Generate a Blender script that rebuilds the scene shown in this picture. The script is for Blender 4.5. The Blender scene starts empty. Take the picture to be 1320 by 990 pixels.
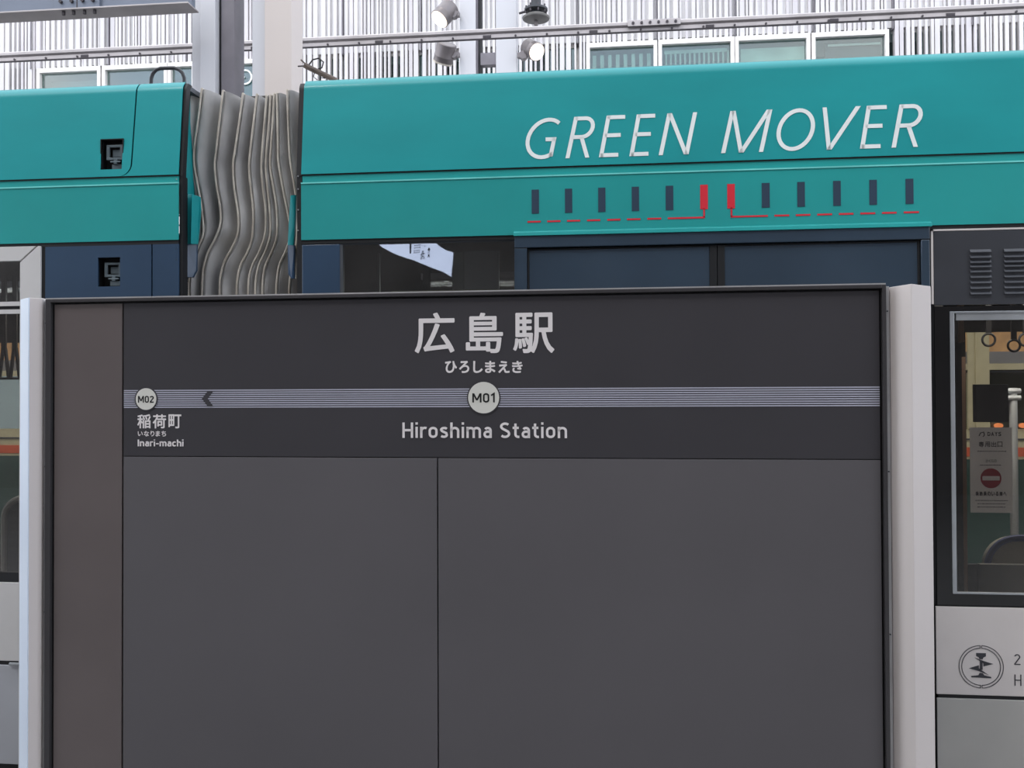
import bpy, bmesh, math, random
from mathutils import Vector, Matrix
from mathutils.geometry import tessellate_polygon
random.seed(7)
sc = bpy.context.scene
C = sc.collection
PI = math.pi

# ------------------------------------------------------------------ camera
F, W, H = 1200.0, 1320.0, 990.0
YAW, PITCH, ROLL = math.radians(6.5), 0.0136, -0.0037
CAM = Vector((0, 0, 1.5))
camd = bpy.data.cameras.new('camera')
cam = bpy.data.objects.new('camera', camd)
C.objects.link(cam)
cam.location = CAM
RM = Matrix.Rotation(YAW, 3, 'Z') @ Matrix.Rotation(PI / 2 + PITCH, 3, 'X') @ Matrix.Rotation(ROLL, 3, 'Z')
cam.rotation_euler = RM.to_euler()
camd.sensor_fit = 'HORIZONTAL'
camd.sensor_width = 36
camd.lens = 36 * F / W
camd.clip_end = 300
sc.camera = cam

# ------------------------------------------------------------------ world, sun, exposure
wd = bpy.data.worlds.new('sky')
sc.world = wd
wd.use_nodes = True
wn = wd.node_tree
bgn = wn.nodes['Background']
tcn = wn.nodes.new('ShaderNodeTexCoord')
nzn = wn.nodes.new('ShaderNodeTexNoise')
nzn.inputs['Scale'].default_value = 2.2
nzn.inputs['Detail'].default_value = 5
rpn = wn.nodes.new('ShaderNodeValToRGB')
rpn.color_ramp.elements[0].position = .42
rpn.color_ramp.elements[0].color = (.66, .75, .92, 1)
rpn.color_ramp.elements[1].position = .62
rpn.color_ramp.elements[1].color = (1.0, .99, .98, 1)
wn.links.new(tcn.outputs['Generated'], nzn.inputs['Vector'])
wn.links.new(nzn.outputs['Fac'], rpn.inputs['Fac'])
wn.links.new(rpn.outputs['Color'], bgn.inputs['Color'])
bgn.inputs['Strength'].default_value = 2.0
sd = bpy.data.lights.new('sun', 'SUN')
sd.energy = .6
sd.angle = math.radians(12)
sd.color = (1, .96, .9)
so = bpy.data.objects.new('sun', sd)
C.objects.link(so)
so.rotation_euler = Vector((-.35, -.5, .79)).to_track_quat('Z', 'Y').to_euler()
sc.view_settings.view_transform = 'Standard'
sc.view_settings.look = 'None'
sc.view_settings.exposure = 0.4
sc.view_settings.gamma = 1
sc.view_settings.use_curve_mapping = False


# ------------------------------------------------------------------ materials
def lin(c):
    r = []
    for v in c[:3]:
        v /= 255.0
        r.append(v / 12.92 if v <= .04045 else ((v + .055) / 1.055) ** 2.4)
    return (r[0], r[1], r[2], 1)


def mat(name, rgb, rough=.5, metal=0, coat=0, var=.06, scale=6, bump=0, bscale=60, spec=.5, emit=None, estr=0, alt=None, stretch=None):
    m = bpy.data.materials.new(name)
    m.use_nodes = True
    nt = m.node_tree
    b = nt.nodes['Principled BSDF']
    b.inputs['Roughness'].default_value = rough
    b.inputs['Metallic'].default_value = metal
    b.inputs['Coat Weight'].default_value = coat
    b.inputs['Coat Roughness'].default_value = .06
    b.inputs['Specular IOR Level'].default_value = spec
    tc = nt.nodes.new('ShaderNodeTexCoord')
    nz = nt.nodes.new('ShaderNodeTexNoise')
    nz.inputs['Scale'].default_value = scale
    nz.inputs['Detail'].default_value = 4
    src = tc.outputs['Object']
    if stretch:
        mp = nt.nodes.new('ShaderNodeMapping')
        mp.inputs['Scale'].default_value = stretch
        nt.links.new(src, mp.inputs['Vector'])
        src = mp.outputs['Vector']
    nt.links.new(src, nz.inputs['Vector'])
    mx = nt.nodes.new('ShaderNodeMix')
    mx.data_type = 'RGBA'
    c = lin(rgb)
    if alt:
        mx.inputs['A'].default_value = lin(alt)
        mx.inputs['B'].default_value = c
    else:
        mx.inputs['A'].default_value = tuple(max(0, v * (1 - var * 2)) for v in c[:3]) + (1,)
        mx.inputs['B'].default_value = tuple(min(1, v * (1 + var * 2)) for v in c[:3]) + (1,)
    rp = nt.nodes.new('ShaderNodeMapRange')
    rp.inputs['From Min'].default_value = .3
    rp.inputs['From Max'].default_value = .7
    nt.links.new(nz.outputs['Fac'], rp.inputs['Value'])
    nt.links.new(rp.outputs['Result'], mx.inputs['Factor'])
    nt.links.new(mx.outputs['Result'], b.inputs['Base Color'])
    if bump:
        n2 = nt.nodes.new('ShaderNodeTexNoise')
        n2.inputs['Scale'].default_value = bscale
        nt.links.new(src, n2.inputs['Vector'])
        bp = nt.nodes.new('ShaderNodeBump')
        bp.inputs['Strength'].default_value = bump
        bp.inputs['Distance'].default_value = .01
        nt.links.new(n2.outputs['Fac'], bp.inputs['Height'])
        nt.links.new(bp.outputs['Normal'], b.inputs['Normal'])
    if emit:
        b.inputs['Emission Color'].default_value = lin(emit)
        b.inputs['Emission Strength'].default_value = estr
    return m


def glass(name, tint=(225, 235, 232), refl=.12, rough=.01, wav=0):
    m = bpy.data.materials.new(name)
    m.use_nodes = True
    nt = m.node_tree
    for n in list(nt.nodes):
        if n.type != 'OUTPUT_MATERIAL':
            nt.nodes.remove(n)
    out = [n for n in nt.nodes if n.type == 'OUTPUT_MATERIAL'][0]
    tr = nt.nodes.new('ShaderNodeBsdfTransparent')
    tr.inputs['Color'].default_value = lin(tint)
    gl = nt.nodes.new('ShaderNodeBsdfGlossy')
    gl.inputs['Roughness'].default_value = rough
    gl.inputs['Color'].default_value = (1, 1, 1, 1)
    lw = nt.nodes.new('ShaderNodeLayerWeight')
    lw.inputs['Blend'].default_value = .25
    ma = nt.nodes.new('ShaderNodeMath')
    ma.operation = 'MULTIPLY_ADD'
    ma.inputs[1].default_value = .6
    ma.inputs[2].default_value = refl
    ma.use_clamp = True
    nt.links.new(lw.outputs['Facing'], ma.inputs[0])
    mx = nt.nodes.new('ShaderNodeMixShader')
    nt.links.new(ma.outputs[0], mx.inputs['Fac'])
    nt.links.new(tr.outputs[0], mx.inputs[1])
    nt.links.new(gl.outputs[0], mx.inputs[2])
    nt.links.new(mx.outputs[0], out.inputs['Surface'])
    if wav:
        tc = nt.nodes.new('ShaderNodeTexCoord')
        nz = nt.nodes.new('ShaderNodeTexNoise')
        nz.inputs['Scale'].default_value = 2.5
        bp = nt.nodes.new('ShaderNodeBump')
        bp.inputs['Strength'].default_value = wav
        bp.inputs['Distance'].default_value = .05
        nt.links.new(tc.outputs['Object'], nz.inputs['Vector'])
        nt.links.new(nz.outputs['Fac'], bp.inputs['Height'])
        nt.links.new(bp.outputs['Normal'], gl.inputs['Normal'])
    return m


M = {
    'teal': mat('teal paint', (26, 150, 153), .42, coat=.12, spec=.35, var=.035, scale=2.0, stretch=(1, 1, 2.5)),
    'teal_low': mat('teal lower paint', (38, 159, 157), .36, coat=.3, var=.04, scale=2.2),
    'teal_highlight': mat('teal ledge highlight', (120, 218, 212), .4),  # highlight along the ledge, put into a paler teal
    'navy': mat('navy paint', (46, 70, 96), .4, coat=.25, var=.05, scale=3),
    'navy_door': mat('navy door', (52, 68, 84), .3, coat=.3, var=.05),
    'navy_glass': mat('navy tinted panel', (54, 70, 86), .12, coat=.6, var=.08, scale=1.5),
    'rubber': mat('black rubber', (18, 20, 24), .6),
    'gasket': mat('grey gasket', (74, 78, 84), .55),
    'black_gloss': mat('black gloss', (9, 10, 13), .1, coat=.5),
    'black_panel': mat('charcoal panel', (56, 58, 64), .42, coat=.1, var=.06),
    'white_body': mat('warm white body', (214, 207, 204), .4, coat=.2, var=.02),
    'cool_white': mat('cool white frame', (208, 206, 205), .4, coat=.2, var=.02),
    'grey_body': mat('grey skirt', (176, 174, 170), .45, coat=.15, var=.02),
    'grey_cool': mat('cool grey skirt', (172, 174, 180), .45, coat=.15, var=.02),
    'alu': mat('brushed aluminium', (176, 180, 184), .35, metal=.6),
    'chrome': mat('chrome', (232, 238, 242), .25, metal=.0),
    'dark_metal': mat('dark metal', (62, 64, 68), .5, metal=.3),
    'latch': mat('latch grey', (96, 108, 114), .45, metal=.4, var=.1, scale=20),
    'fold': mat('bellows fabric', (206, 204, 201), .7, var=.22, scale=5, alt=(158, 156, 155), bump=.35, bscale=18, stretch=(1, 1, .6)),
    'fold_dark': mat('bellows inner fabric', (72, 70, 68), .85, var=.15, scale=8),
    'piping': mat('bellows piping', (224, 217, 204), .6, var=.12, scale=14, alt=(170, 160, 148)),
    'letter_white': mat('white vinyl', (236, 240, 238), .5, var=.02),
    'mark_navy': mat('dark vinyl', (44, 64, 84), .5, var=.03),
    'mark_red': mat('red vinyl', (222, 44, 60), .5, var=.03),
    'ink': mat('grey ink', (52, 52, 58), .5, var=.02),
    'header': mat('sign header charcoal', (62, 60, 64), .48, var=.03, scale=3, spec=.4),
    'panel': mat('sign lower charcoal', (95, 92, 95), .48, var=.03, scale=1.5, spec=.4),
    'panel_side': mat('sign side brown grey', (103, 94, 93), .38, var=.05, scale=2, spec=.5),
    'frame': mat('sign frame', (68, 66, 68), .4, metal=.3, var=.03),
    'post': mat('post white', (218, 210, 207), .45, coat=.1, var=.015, scale=2),
    'facet_skylight': mat('post white with sky light', (226, 238, 255), .3, var=.01),
    'spacer': mat('spacer grey', (178, 176, 176), .45, metal=.2),
    'sign_text': mat('sign lettering', (236, 230, 229), .5, var=.01),
    'disc': mat('route disc', (222, 220, 212), .5, var=.01),
    'stripe': mat('route line silver', (182, 182, 196), .45, var=.02),
    'black': mat('plain black', (14, 14, 16), .6),
    'interior': mat('interior dark', (40, 38, 36), .7, var=.1),
    'interior_grey': mat('interior grey', (128, 126, 122), .6),
    'inner_brown': mat('interior brown', (196, 160, 134), .6),
    'seat_cloth': mat('seat cloth', (196, 192, 180), .85, bump=.2),
    'seat_dark': mat('seat dark cloth', (44, 44, 50), .85),
    'seat_trim': mat('seat blue trim', (70, 84, 150), .6),
    'seat_white': mat('seat pale shell', (190, 190, 184), .45),
    'cream': mat('cream paint', (196, 186, 146), .45, var=.05),
    'orange': mat('orange stripe', (206, 92, 52), .45, var=.04),
    'old_green': mat('dark green paint', (28, 62, 50), .4, coat=.2, var=.1, scale=4),
    'amber': mat('amber transom light', (206, 160, 104), .6, var=.15, scale=9),
    'paper': mat('laminated paper', (226, 222, 218), .5, var=.03),
    'sign_red': mat('no entry red', (150, 30, 48), .5, var=.02),
    'orange_reflection': mat('orange lamp reflection', (240, 150, 90), .5, emit=(255, 140, 70), estr=.5),
    'facade': mat('facade white', (216, 214, 214), .6, var=.02, scale=1),
    'fin': mat('fin white', (205, 202, 202), .5, var=.03, scale=1),
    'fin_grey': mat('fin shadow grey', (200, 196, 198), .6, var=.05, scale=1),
    'room': mat('room behind glass', (120, 134, 132), .8, var=.2, scale=.8),
    'room_teal': mat('teal room behind glass', (120, 172, 176), .8, var=.2, scale=.5, alt=(176, 200, 196)),
    'blind': mat('white blind', (222, 230, 222), .7, var=.06, scale=2),
    'win_frame': mat('window frame white', (220, 216, 212), .5),
    'column': mat('column paint', (200, 200, 204), .45, var=.02, scale=.8),
    'column_cream': mat('column cream face', (200, 190, 184), .45, var=.02, scale=.8),
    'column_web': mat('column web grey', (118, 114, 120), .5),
    'beam': mat('galvanised beam', (176, 170, 170), .45, metal=.3, var=.07, scale=3),
    'beam_blue': mat('blue grey beam', (112, 120, 134), .45, metal=.2, var=.05, scale=2),
    'bolt': mat('bolt', (70, 66, 70), .5, metal=.5),
    'lamp_body': mat('spotlight body', (118, 112, 112), .4, metal=.4),
    'lamp_glow': mat('spotlight lens lit', (255, 240, 225), .3, emit=(255, 236, 218), estr=1.3),
    'lamp_lens': mat('spotlight lens unlit', (226, 220, 222), .2),
    'brown_rod': mat('brown rod', (96, 84, 76), .6, var=.2, scale=20),
    'wire': mat('wire', (52, 48, 48), .6),
    'concrete': mat('concrete', (150, 148, 145), .85, var=.08, scale=3, bump=.2),
    'asphalt': mat('asphalt', (84, 84, 86), .9, var=.1, scale=8, bump=.3),
    'steel': mat('rail steel', (120, 116, 112), .35, metal=.8),
    'unseen_wall_and_roof': mat('unseen wall and roof', (120, 114, 110), .8, var=.15, scale=1),
    'backlit': mat('backlit sign face', (220, 226, 240), .5, emit=(205, 216, 245), estr=3.2),
    'glass': glass('window glass', (216, 214, 212), .03),
    'glass_dark': glass('tinted window glass', (200, 206, 208), .10, wav=.02),
    'glass_far': glass('facade glass', (215, 228, 226), .05),
}


# ------------------------------------------------------------------ frames and mesh building
class Frame:
    def __init__(s, name, label, cat, origin, yaw=0.0, group=None, kind=None):
        s.o = bpy.data.objects.new(name, None)
        s.o.empty_display_size = .1
        C.objects.link(s.o)
        s.o.location = origin
        s.o.rotation_euler = (0, 0, yaw)
        s.T = Vector(origin)
        s.R = Matrix.Rotation(-yaw, 3, 'Z')
        if label: s.o['label'] = label
        if cat: s.o['category'] = cat
        if group: s.o['group'] = group
        s.o['kind'] = kind or 'thing'

    def hit(s, px, py, off=0.0):
        d = RM @ Vector(((px - W / 2) / F, (H / 2 - py) / F, -1.0))
        d = s.R @ d
        c = s.R @ (CAM - s.T)
        t = (off - c.y) / d.y
        p = c + d * t
        return (p.x, p.z)

    def x(s, px, py, off=0.0): return s.hit(px, py, off)[0]
    def z(s, px, py, off=0.0): return s.hit(px, py, off)[1]
    def p(s, px, py, off=0.0):
        x, z = s.hit(px, py, off)
        return (x, off, z)


class MB:
    def __init__(s):
        s.v, s.f, s.m = [], [], []
        s.mats = []

    def mi(s, m):
        if m is None: return 0
        if m not in s.mats: s.mats.append(m)
        return s.mats.index(m)

    def add(s, vs, fs, m=None):
        n = len(s.v)
        s.v += [tuple(v) for v in vs]
        k = s.mi(m)
        for f in fs:
            s.f.append(tuple(i + n for i in f)); s.m.append(k)
        return s

    def box(s, x0, x1, y0, y1, z0, z1, m=None):
        if x0 > x1: x0, x1 = x1, x0
        if y0 > y1: y0, y1 = y1, y0
        if z0 > z1: z0, z1 = z1, z0
        return s.add([(x0, y0, z0), (x1, y0, z0), (x1, y1, z0), (x0, y1, z0), (x0, y0, z1), (x1, y0, z1), (x1, y1, z1), (x0, y1, z1)],
                     [(0, 3, 2, 1), (4, 5, 6, 7), (0, 1, 5, 4), (1, 2, 6, 5), (2, 3, 7, 6), (3, 0, 4, 7)], m)

    def prism(s, poly, y0, y1, m=None):
        # poly in (x, z); extruded from y0 (front) to y1
        n = len(poly)
        a = sum(poly[i][0] * poly[(i + 1) % n][1] - poly[(i + 1) % n][0] * poly[i][1] for i in range(n))
        if a < 0: poly = poly[::-1]
        vs = [(x, y0, z) for x, z in poly] + [(x, y1, z) for x, z in poly]
        if n <= 4:
            tris = [tuple(range(n))]
        else:
            tris = [tuple(t) for t in tessellate_polygon([[Vector((x, z, 0)) for x, z in poly]])]
            fx = []
            for t in tris:
                p = [poly[i] for i in t]
                ar = (p[1][0] - p[0][0]) * (p[2][1] - p[0][1]) - (p[2][0] - p[0][0]) * (p[1][1] - p[0][1])
                fx.append(t if ar > 0 else t[::-1])
            tris = fx
        fs = list(tris) + [tuple(i + n for i in reversed(t)) for t in tris]
        fs += [(i, i + n, (i + 1) % n + n, (i + 1) % n) for i in range(n)]
        return s.add(vs, fs, m)

    def xprism(s, poly, x0, x1, m=None):
        # poly in (y, z) convex, extruded along x
        n = len(poly)
        a = sum(poly[i][0] * poly[(i + 1) % n][1] - poly[(i + 1) % n][0] * poly[i][1] for i in range(n))
        if a < 0: poly = poly[::-1]
        vs = [(x0, y, z) for y, z in poly] + [(x1, y, z) for y, z in poly]
        fs = [tuple(reversed(range(n))), tuple(range(n, 2 * n))]
        fs += [(i, (i + 1) % n, (i + 1) % n + n, i + n) for i in range(n)]
        return s.add(vs, fs, m)

    def zprism(s, poly, z0, z1, m=None, z1b=None):
        # poly in (x, y)
        n = len(poly)
        a = sum(poly[i][0] * poly[(i + 1) % n][1] - poly[(i + 1) % n][0] * poly[i][1] for i in range(n))
        if a < 0: poly = poly[::-1]
        zt = z1 if callable(z1) else (lambda x, y: z1)
        vs = [(x, y, z0) for x, y in poly] + [(x, y, zt(x, y)) for x, y in poly]
        fs = [tuple(reversed(range(n))), tuple(range(n, 2 * n))]
        fs += [(i, (i + 1) % n, (i + 1) % n + n, i + n) for i in range(n)]
        return s.add(vs, fs, m)

    def tube(s, path, r, seg=8, m=None, closed=False):
        P = [Vector(p) for p in path]
        n = len(P)
        rs = r if isinstance(r, (list, tuple)) else [r] * n
        vs, fs = [], []
        up = None
        for i in range(n):
            if closed: t = P[(i + 1) % n] - P[i - 1]
            else: t = P[min(i + 1, n - 1)] - P[max(i - 1, 0)]
            t.normalize()
            if up is None:
                up = Vector((0, 1, 0)) if abs(t.y) < .9 else Vector((1, 0, 0))
            u = (up - t * up.dot(t)).normalized()
            up = u
            w = t.cross(u)
            for k in range(seg):
                a = 2 * PI * k / seg
                vs.append(P[i] + (u * math.cos(a) + w * math.sin(a)) * rs[i])
        for i in range(n if closed else n - 1):
            j = (i + 1) % n
            for k in range(seg):
                l = (k + 1) % seg
                fs.append((i * seg + k, i * seg + l, j * seg + l, j * seg + k))
        if not closed:
            fs.append(tuple(reversed(range(seg))))
            fs.append(tuple(range((n - 1) * seg, n * seg)))
        return s.add(vs, fs, m)

    def disc(s, cx, cz, r, y0, y1, m=None, seg=40, rz=None):
        return s.prism([(cx + r * math.cos(2 * PI * k / seg), cz + (rz or r) * math.sin(2 * PI * k / seg)) for k in range(seg)], y0, y1, m)

    def ribbon(s, pts, w, y0, y1, m=None):
        # flat stroke in the xz plane with mitred joints
        if pts[0] == 'L':      # straight stroke whose ends are cut level
            (ax, az), (bx, bz) = pts[1], pts[2]
            hw = w / 2 * math.hypot(bx - ax, bz - az) / abs(bz - az)
            return s.prism([(ax - hw, az), (ax + hw, az), (bx + hw, bz), (bx - hw, bz)], y0, y1, m)
        q_ = [pts[0]]
        for p_ in pts[1:]:
            if math.hypot(p_[0] - q_[-1][0], p_[1] - q_[-1][1]) > w * .05: q_.append(p_)
        pts = q_
        n = len(pts)
        L, Rr = [], []
        for i in range(n):
            if i == 0: dx, dz = pts[1][0] - pts[0][0], pts[1][1] - pts[0][1]; k = 1
            elif i == n - 1: dx, dz = pts[-1][0] - pts[-2][0], pts[-1][1] - pts[-2][1]; k = 1
            else:
                a = Vector((pts[i][0] - pts[i - 1][0], pts[i][1] - pts[i - 1][1])).normalized()
                b = Vector((pts[i + 1][0] - pts[i][0], pts[i + 1][1] - pts[i][1])).normalized()
                t = a + b
                if t.length < 1e-4: t = b
                t.normalize(); k = 1 / max(.35, t.dot(b)); dx, dz = t
            l = math.hypot(dx, dz) or 1
            nx, nz = -dz / l * w / 2 * k, dx / l * w / 2 * k
            L.append((pts[i][0] + nx, pts[i][1] + nz)); Rr.append((pts[i][0] - nx, pts[i][1] - nz))
        vs = [(x, y0, z) for x, z in L] + [(x, y0, z) for x, z in Rr] + [(x, y1, z) for x, z in L] + [(x, y1, z) for x, z in Rr]
        fs = []
        for i in range(n - 1):
            fs.append((i, n + i, n + i + 1, i + 1))
            fs.append((i, i + 1, 2 * n + i + 1, 2 * n + i))
            fs.append((n + i, 3 * n + i, 3 * n + i + 1, n + i + 1))
        fs.append((0, 2 * n, 3 * n, n)); fs.append((n - 1, 2 * n - 1, 4 * n - 1, 3 * n - 1))
        return s.add(vs, fs, m)

    def build(s, name, m, parent=None, bevel=0, smooth=False, label=None, kind=None, loc=None):
        me = bpy.data.meshes.new(name)
        me.from_pydata(s.v, [], s.f)
        mm = s.mats if s.mats and s.mats[0] is not None else [m]
        for q in mm: me.materials.append(M[q] if isinstance(q, str) else q)
        if len(mm) > 1:
            for i, p in enumerate(me.polygons): p.material_index = s.m[i]
        if smooth:
            me.shade_smooth()
            me.set_sharp_from_angle(angle=math.radians(35))
        me.update()
        o = bpy.data.objects.new(name, me)
        C.objects.link(o)
        par = parent.o if isinstance(parent, Frame) else parent
        if par: o.parent = par
        if loc: o.location = loc
        if bevel:
            b = o.modifiers.new('bevel', 'BEVEL')
            b.width = bevel; b.segments = 2; b.limit_method = 'ANGLE'
            b.harden_normals = False
        if label: o['label'] = label
        if kind: o['kind'] = kind
        return o


def piece(src, parent, loc):
    c = src.copy(); C.objects.link(c); c.parent = parent.o if isinstance(parent, Frame) else parent; c.location = loc
    return c


# ------------------------------------------------------------------ lettering
def arc(cx, cz, rx, rz, a0, a1, n=14):
    return [(cx + rx * math.cos(math.radians(a0 + (a1 - a0) * i / n)), cz + rz * math.sin(math.radians(a0 + (a1 - a0) * i / n))) for i in range(n + 1)]


xh = .72
GL = {  # stroke centre lines, cap height 1, w = stroke .15
    'H': (.62, [[(.075, 0), (.075, 1)], [(.545, 0), (.545, 1)], [(.075, .5), (.545, .5)]]),
    'I': (.15, [[(.075, 0), (.075, 1)]]),
    'i': (.15, [[(.075, 0), (.075, xh)], [(.075, .86), (.075, 1.01)]]),
    'r': (.36, [[(.075, 0), (.075, xh)], [(.075, .40)] + arc(.27, .42, .195, .235, 175, 62, 8)]),
    'o': (.52, [arc(.26, xh - .26, .185, .185, 0, 180, 12) + arc(.26, .26, .185, .185, 180, 360, 12) + [(.445, xh - .26)]]),
    's': (.46, [arc(.245, .53, .165, .115, 30, 180, 8) + [(.12, .45), (.25, .375), (.36, .31)] + arc(.225, .19, .165, .115, 20, -150, 8)]),
    'h': (.52, [[(.075, 0), (.075, 1)], [(.075, .42)] + arc(.26, .46, .185, .185, 165, 0, 10) + [(.445, 0)]]),
    'n': (.52, [[(.075, 0), (.075, xh)], [(.075, .42)] + arc(.26, .46, .185, .185, 165, 0, 10) + [(.445, 0)]]),
    'm': (.82, [[(.075, 0), (.075, xh)], [(.075, .42)] + arc(.24, .475, .17, .17, 165, 0, 10) + [(.41, 0)], [(.41, .42)] + arc(.575, .475, .17, .17, 165, 0, 10) + [(.745, 0)]]),
    'a': (.48, [arc(.25, .48, .155, .165, 150, 0, 10) + [(.405, 0)], [(.405, .41), (.24, .41)] + arc(.225, .24, .15, .17, 90, 270, 10) + [(.30, .075), (.405, .13)]]),
    'c': (.46, [arc(.26, xh - .26, .185, .185, 35, 180, 8) + arc(.26, .26, .185, .185, 180, 325, 8)]),
    't': (.36, [[(.15, .93), (.15, .24)] + arc(.31, .24, .16, .165, 190, 270, 6) + [(.36, .075)], [(.0, .655), (.33, .655)]]),
    'S': (.60, [arc(.30, .74, .215, .185, 38, 200, 10) + [(.16, .60), (.30, .515), (.45, .42)] + arc(.29, .27, .225, .195, 25, -145, 10)]),
    '-': (.34, [[(.02, .38), (.32, .38)]]),
    'M': (.78, [['L', (.075, 0), (.075, 1)], ['L', (.705, 0), (.705, 1)], ['L', (.09, 1), (.39, .24)], ['L', (.69, 1), (.39, .24)]]),
    '0': (.54, [arc(.27, .73, .195, .195, 0, 180, 12) + arc(.27, .27, .195, .195, 180, 360, 12) + [(.465, .73)]]),
    '1': (.36, [[(.27, 0), (.27, .96), (.03, .76)]]),
    '2': (.54, [arc(.27, .73, .195, .195, 165, -25, 12) + [(.38, .56), (.06, .09)], [(.04, .075), (.52, .075)]]),
    ' ': (.2, []),
}
GI = {  # light italic capitals, before shearing
    'G': (.74, [arc(.46, .5, .41, .455, 52, 300, 24) + [(.67, .085)], ['L', (.67, .055), (.67, .52)], [(.70, .475), (.47, .475)]]),
    'R': (.56, [['L', (.05, 0), (.05, 1)], [(.05, .955), (.27, .955)] + arc(.28, .73, .20, .225, 80, -80, 10) + [(.27, .505), (.05, .505)], ['L', (.27, .50), (.50, 0)]]),
    'E': (.48, [['L', (.05, 0), (.05, 1)], [(.03, .955), (.48, .955)], [(.05, .52), (.45, .52)], [(.03, .045), (.48, .045)]]),
    'N': (.66, [['L', (.05, 0), (.05, 1)], ['L', (.06, 1), (.60, 0)], ['L', (.61, 0), (.61, 1)]]),
    'M': (.84, [['L', (.05, 0), (.05, 1)], ['L', (.07, 1), (.40, 0)], ['L', (.77, 1), (.40, 0)], ['L', (.79, 0), (.79, 1)]]),
    'O': (.84, [arc(.42, .5, .37, .455, 0, 360, 40)]),
    'V': (.62, [['L', (.03, 1), (.28, 0)], ['L', (.59, 1), (.28, 0)]]),
}


def stroke_text(mb, text, x0, x1, z0, z1, y0, y1, w=.15, table=GL, gap=.11, m=None):
    adv, items = 0, []
    for i, ch in enumerate(text):
        wd_, st = table[ch]
        items.append((adv, st)); adv += wd_ + gap
    adv -= gap
    sx, sz = (x1 - x0) / adv, (z1 - z0)
    for a, st in items:
        for pts in st:
            mb.ribbon([p if p == 'L' else (x0 + (a + p[0]) * sx, z0 + p[1] * sz) for p in pts], w * (sx + sz) / 2 if table is GL else w * sz, y0, y1, m)


_fc = {}
def font_glyph(ch):
    if ch not in _fc:
        cu = bpy.data.curves.new('t', 'FONT')
        cu.body = ch; cu.size = 1; cu.resolution_u = 4
        o = bpy.data.objects.new('t', cu); C.objects.link(o)
        me = bpy.data.meshes.new_from_object(o.evaluated_get(bpy.context.evaluated_depsgraph_get()))
        vs = [tuple(v.co) for v in me.vertices]; fs = [tuple(p.vertices) for p in me.polygons]
        bpy.data.objects.remove(o); bpy.data.curves.remove(cu); bpy.data.meshes.remove(me)
        _fc[ch] = (vs, fs)
    return _fc[ch]


def font_text(mb, ch, x0, x1, z0, z1, y, bold=0.0, m=None):
    """a glyph (or word) of Blender's built-in font fitted to a box; bold = stroke growth in metres"""
    vs, fs = font_glyph(ch)
    if not vs: return
    xs = [v[0] for v in vs]; ys = [v[1] for v in vs]
    ax, bx, ay, by = min(xs), max(xs), min(ys), max(ys)
    offs = [(0, 0)]
    if bold: offs = [(bold * math.cos(a * PI / 4), bold * math.sin(a * PI / 4)) for a in range(8)] + [(0, 0)]
    x0 += bold; x1 -= bold; z0 += bold; z1 -= bold
    for i, (dx, dz) in enumerate(offs):
        yy = y - i * .00002
        mb.add([(x0 + (v[0] - ax) / (bx - ax) * (x1 - x0) + dx, yy, z0 + (v[1] - ay) / max(1e-6, by - ay) * (z1 - z0) + dz) for v in vs], fs, m)


# ------------------------------------------------------------------ the setting
DT, DS = 3.34, 2.655      # tram side plane, sign plane
def struct(name, mb, m, bevel=0):
    o = mb.build(name, m, None, bevel); o['kind'] = 'structure'; return o
struct('floor', MB().box(-14, 14, -9, DT - .12, -.3, 0), 'concrete')
struct('ground', MB().box(-40, 40, DT - .12, 45, -.5, -.3), 'asphalt')
for k, yy in enumerate((DT + .45, DT + 1.89, DT + 4.75, DT + 6.19)):
    struct('track_rail', MB().box(-30, 30, yy - .035, yy + .035, -.3, -.26), 'steel')

# ------------------------------------------------------------------ station name sign
S = Frame('station_sign', 'charcoal station name board framed by two white posts, standing before the tram', 'sign', (-.3, DS, 0), math.radians(-.6))
zt_in = (S.z(69.7, 391.8) + S.z(1134, 373.3)) / 2
zt_out = (S.z(60.6, 385.8) + S.z(1140, 367.6)) / 2
z_sp = (S.z(160, 588.3) + S.z(1135, 592.6)) / 2
xl_o, xl_i, xr_i, xr_o = S.x(61, 500), S.x(69, 500), S.x(1135.4, 500), S.x(1142.2, 500)
x_a, x_b = S.x(157.6, 500), S.x(159.4, 500)
x_c, x_d = S.x(563.4, 700), S.x(565, 700)
zb = .06
g = .0022
S_back = MB().box(xl_i - .004, xr_i + .004, .012, .05, zb, zt_in + .004).build('backing_board', 'black', S)
# frame
fm = MB()
fm.box(xl_o, xl_i - .003, -.012, .055, .02, zt_out)
fm.box(xr_i + .003, xr_o, -.012, .055, .02, zt_out)
fm.box(xl_i - .003, xr_i + .003, -.012, .055, zt_in + .003, zt_out)
fm.box(xl_i - .003, xr_i + .003, -.012, .055, .02, zb - .003)
fm.build('frame', 'frame', S, .0015)
MB().box(xl_o + .001, xr_o - .001, -.010, .053, zt_out, zt_out + .0035).build('top_strip', 'spacer', S, label='pale grey strip along the top edge')
MB().box(xl_i + g, x_a - g / 2, 0, .012, zb, zt_in - g).build('side_panel', 'panel_side', S, .001, label='narrow brownish grey panel at the left end')
hp = MB().box(x_b, xr_i - g, 0, .012, z_sp + g / 2, zt_in - g).build('header_panel', 'header', S, .001, label='dark panel carrying the station names')
MB().box(x_b, x_c, 0, .012, zb, z_sp - g / 2).build('lower_panel', 'panel', S, .001)
MB().box(x_d, xr_i - g, 0, .012, zb, z_sp - g / 2).build('lower_panel', 'panel', S, .001)
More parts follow.
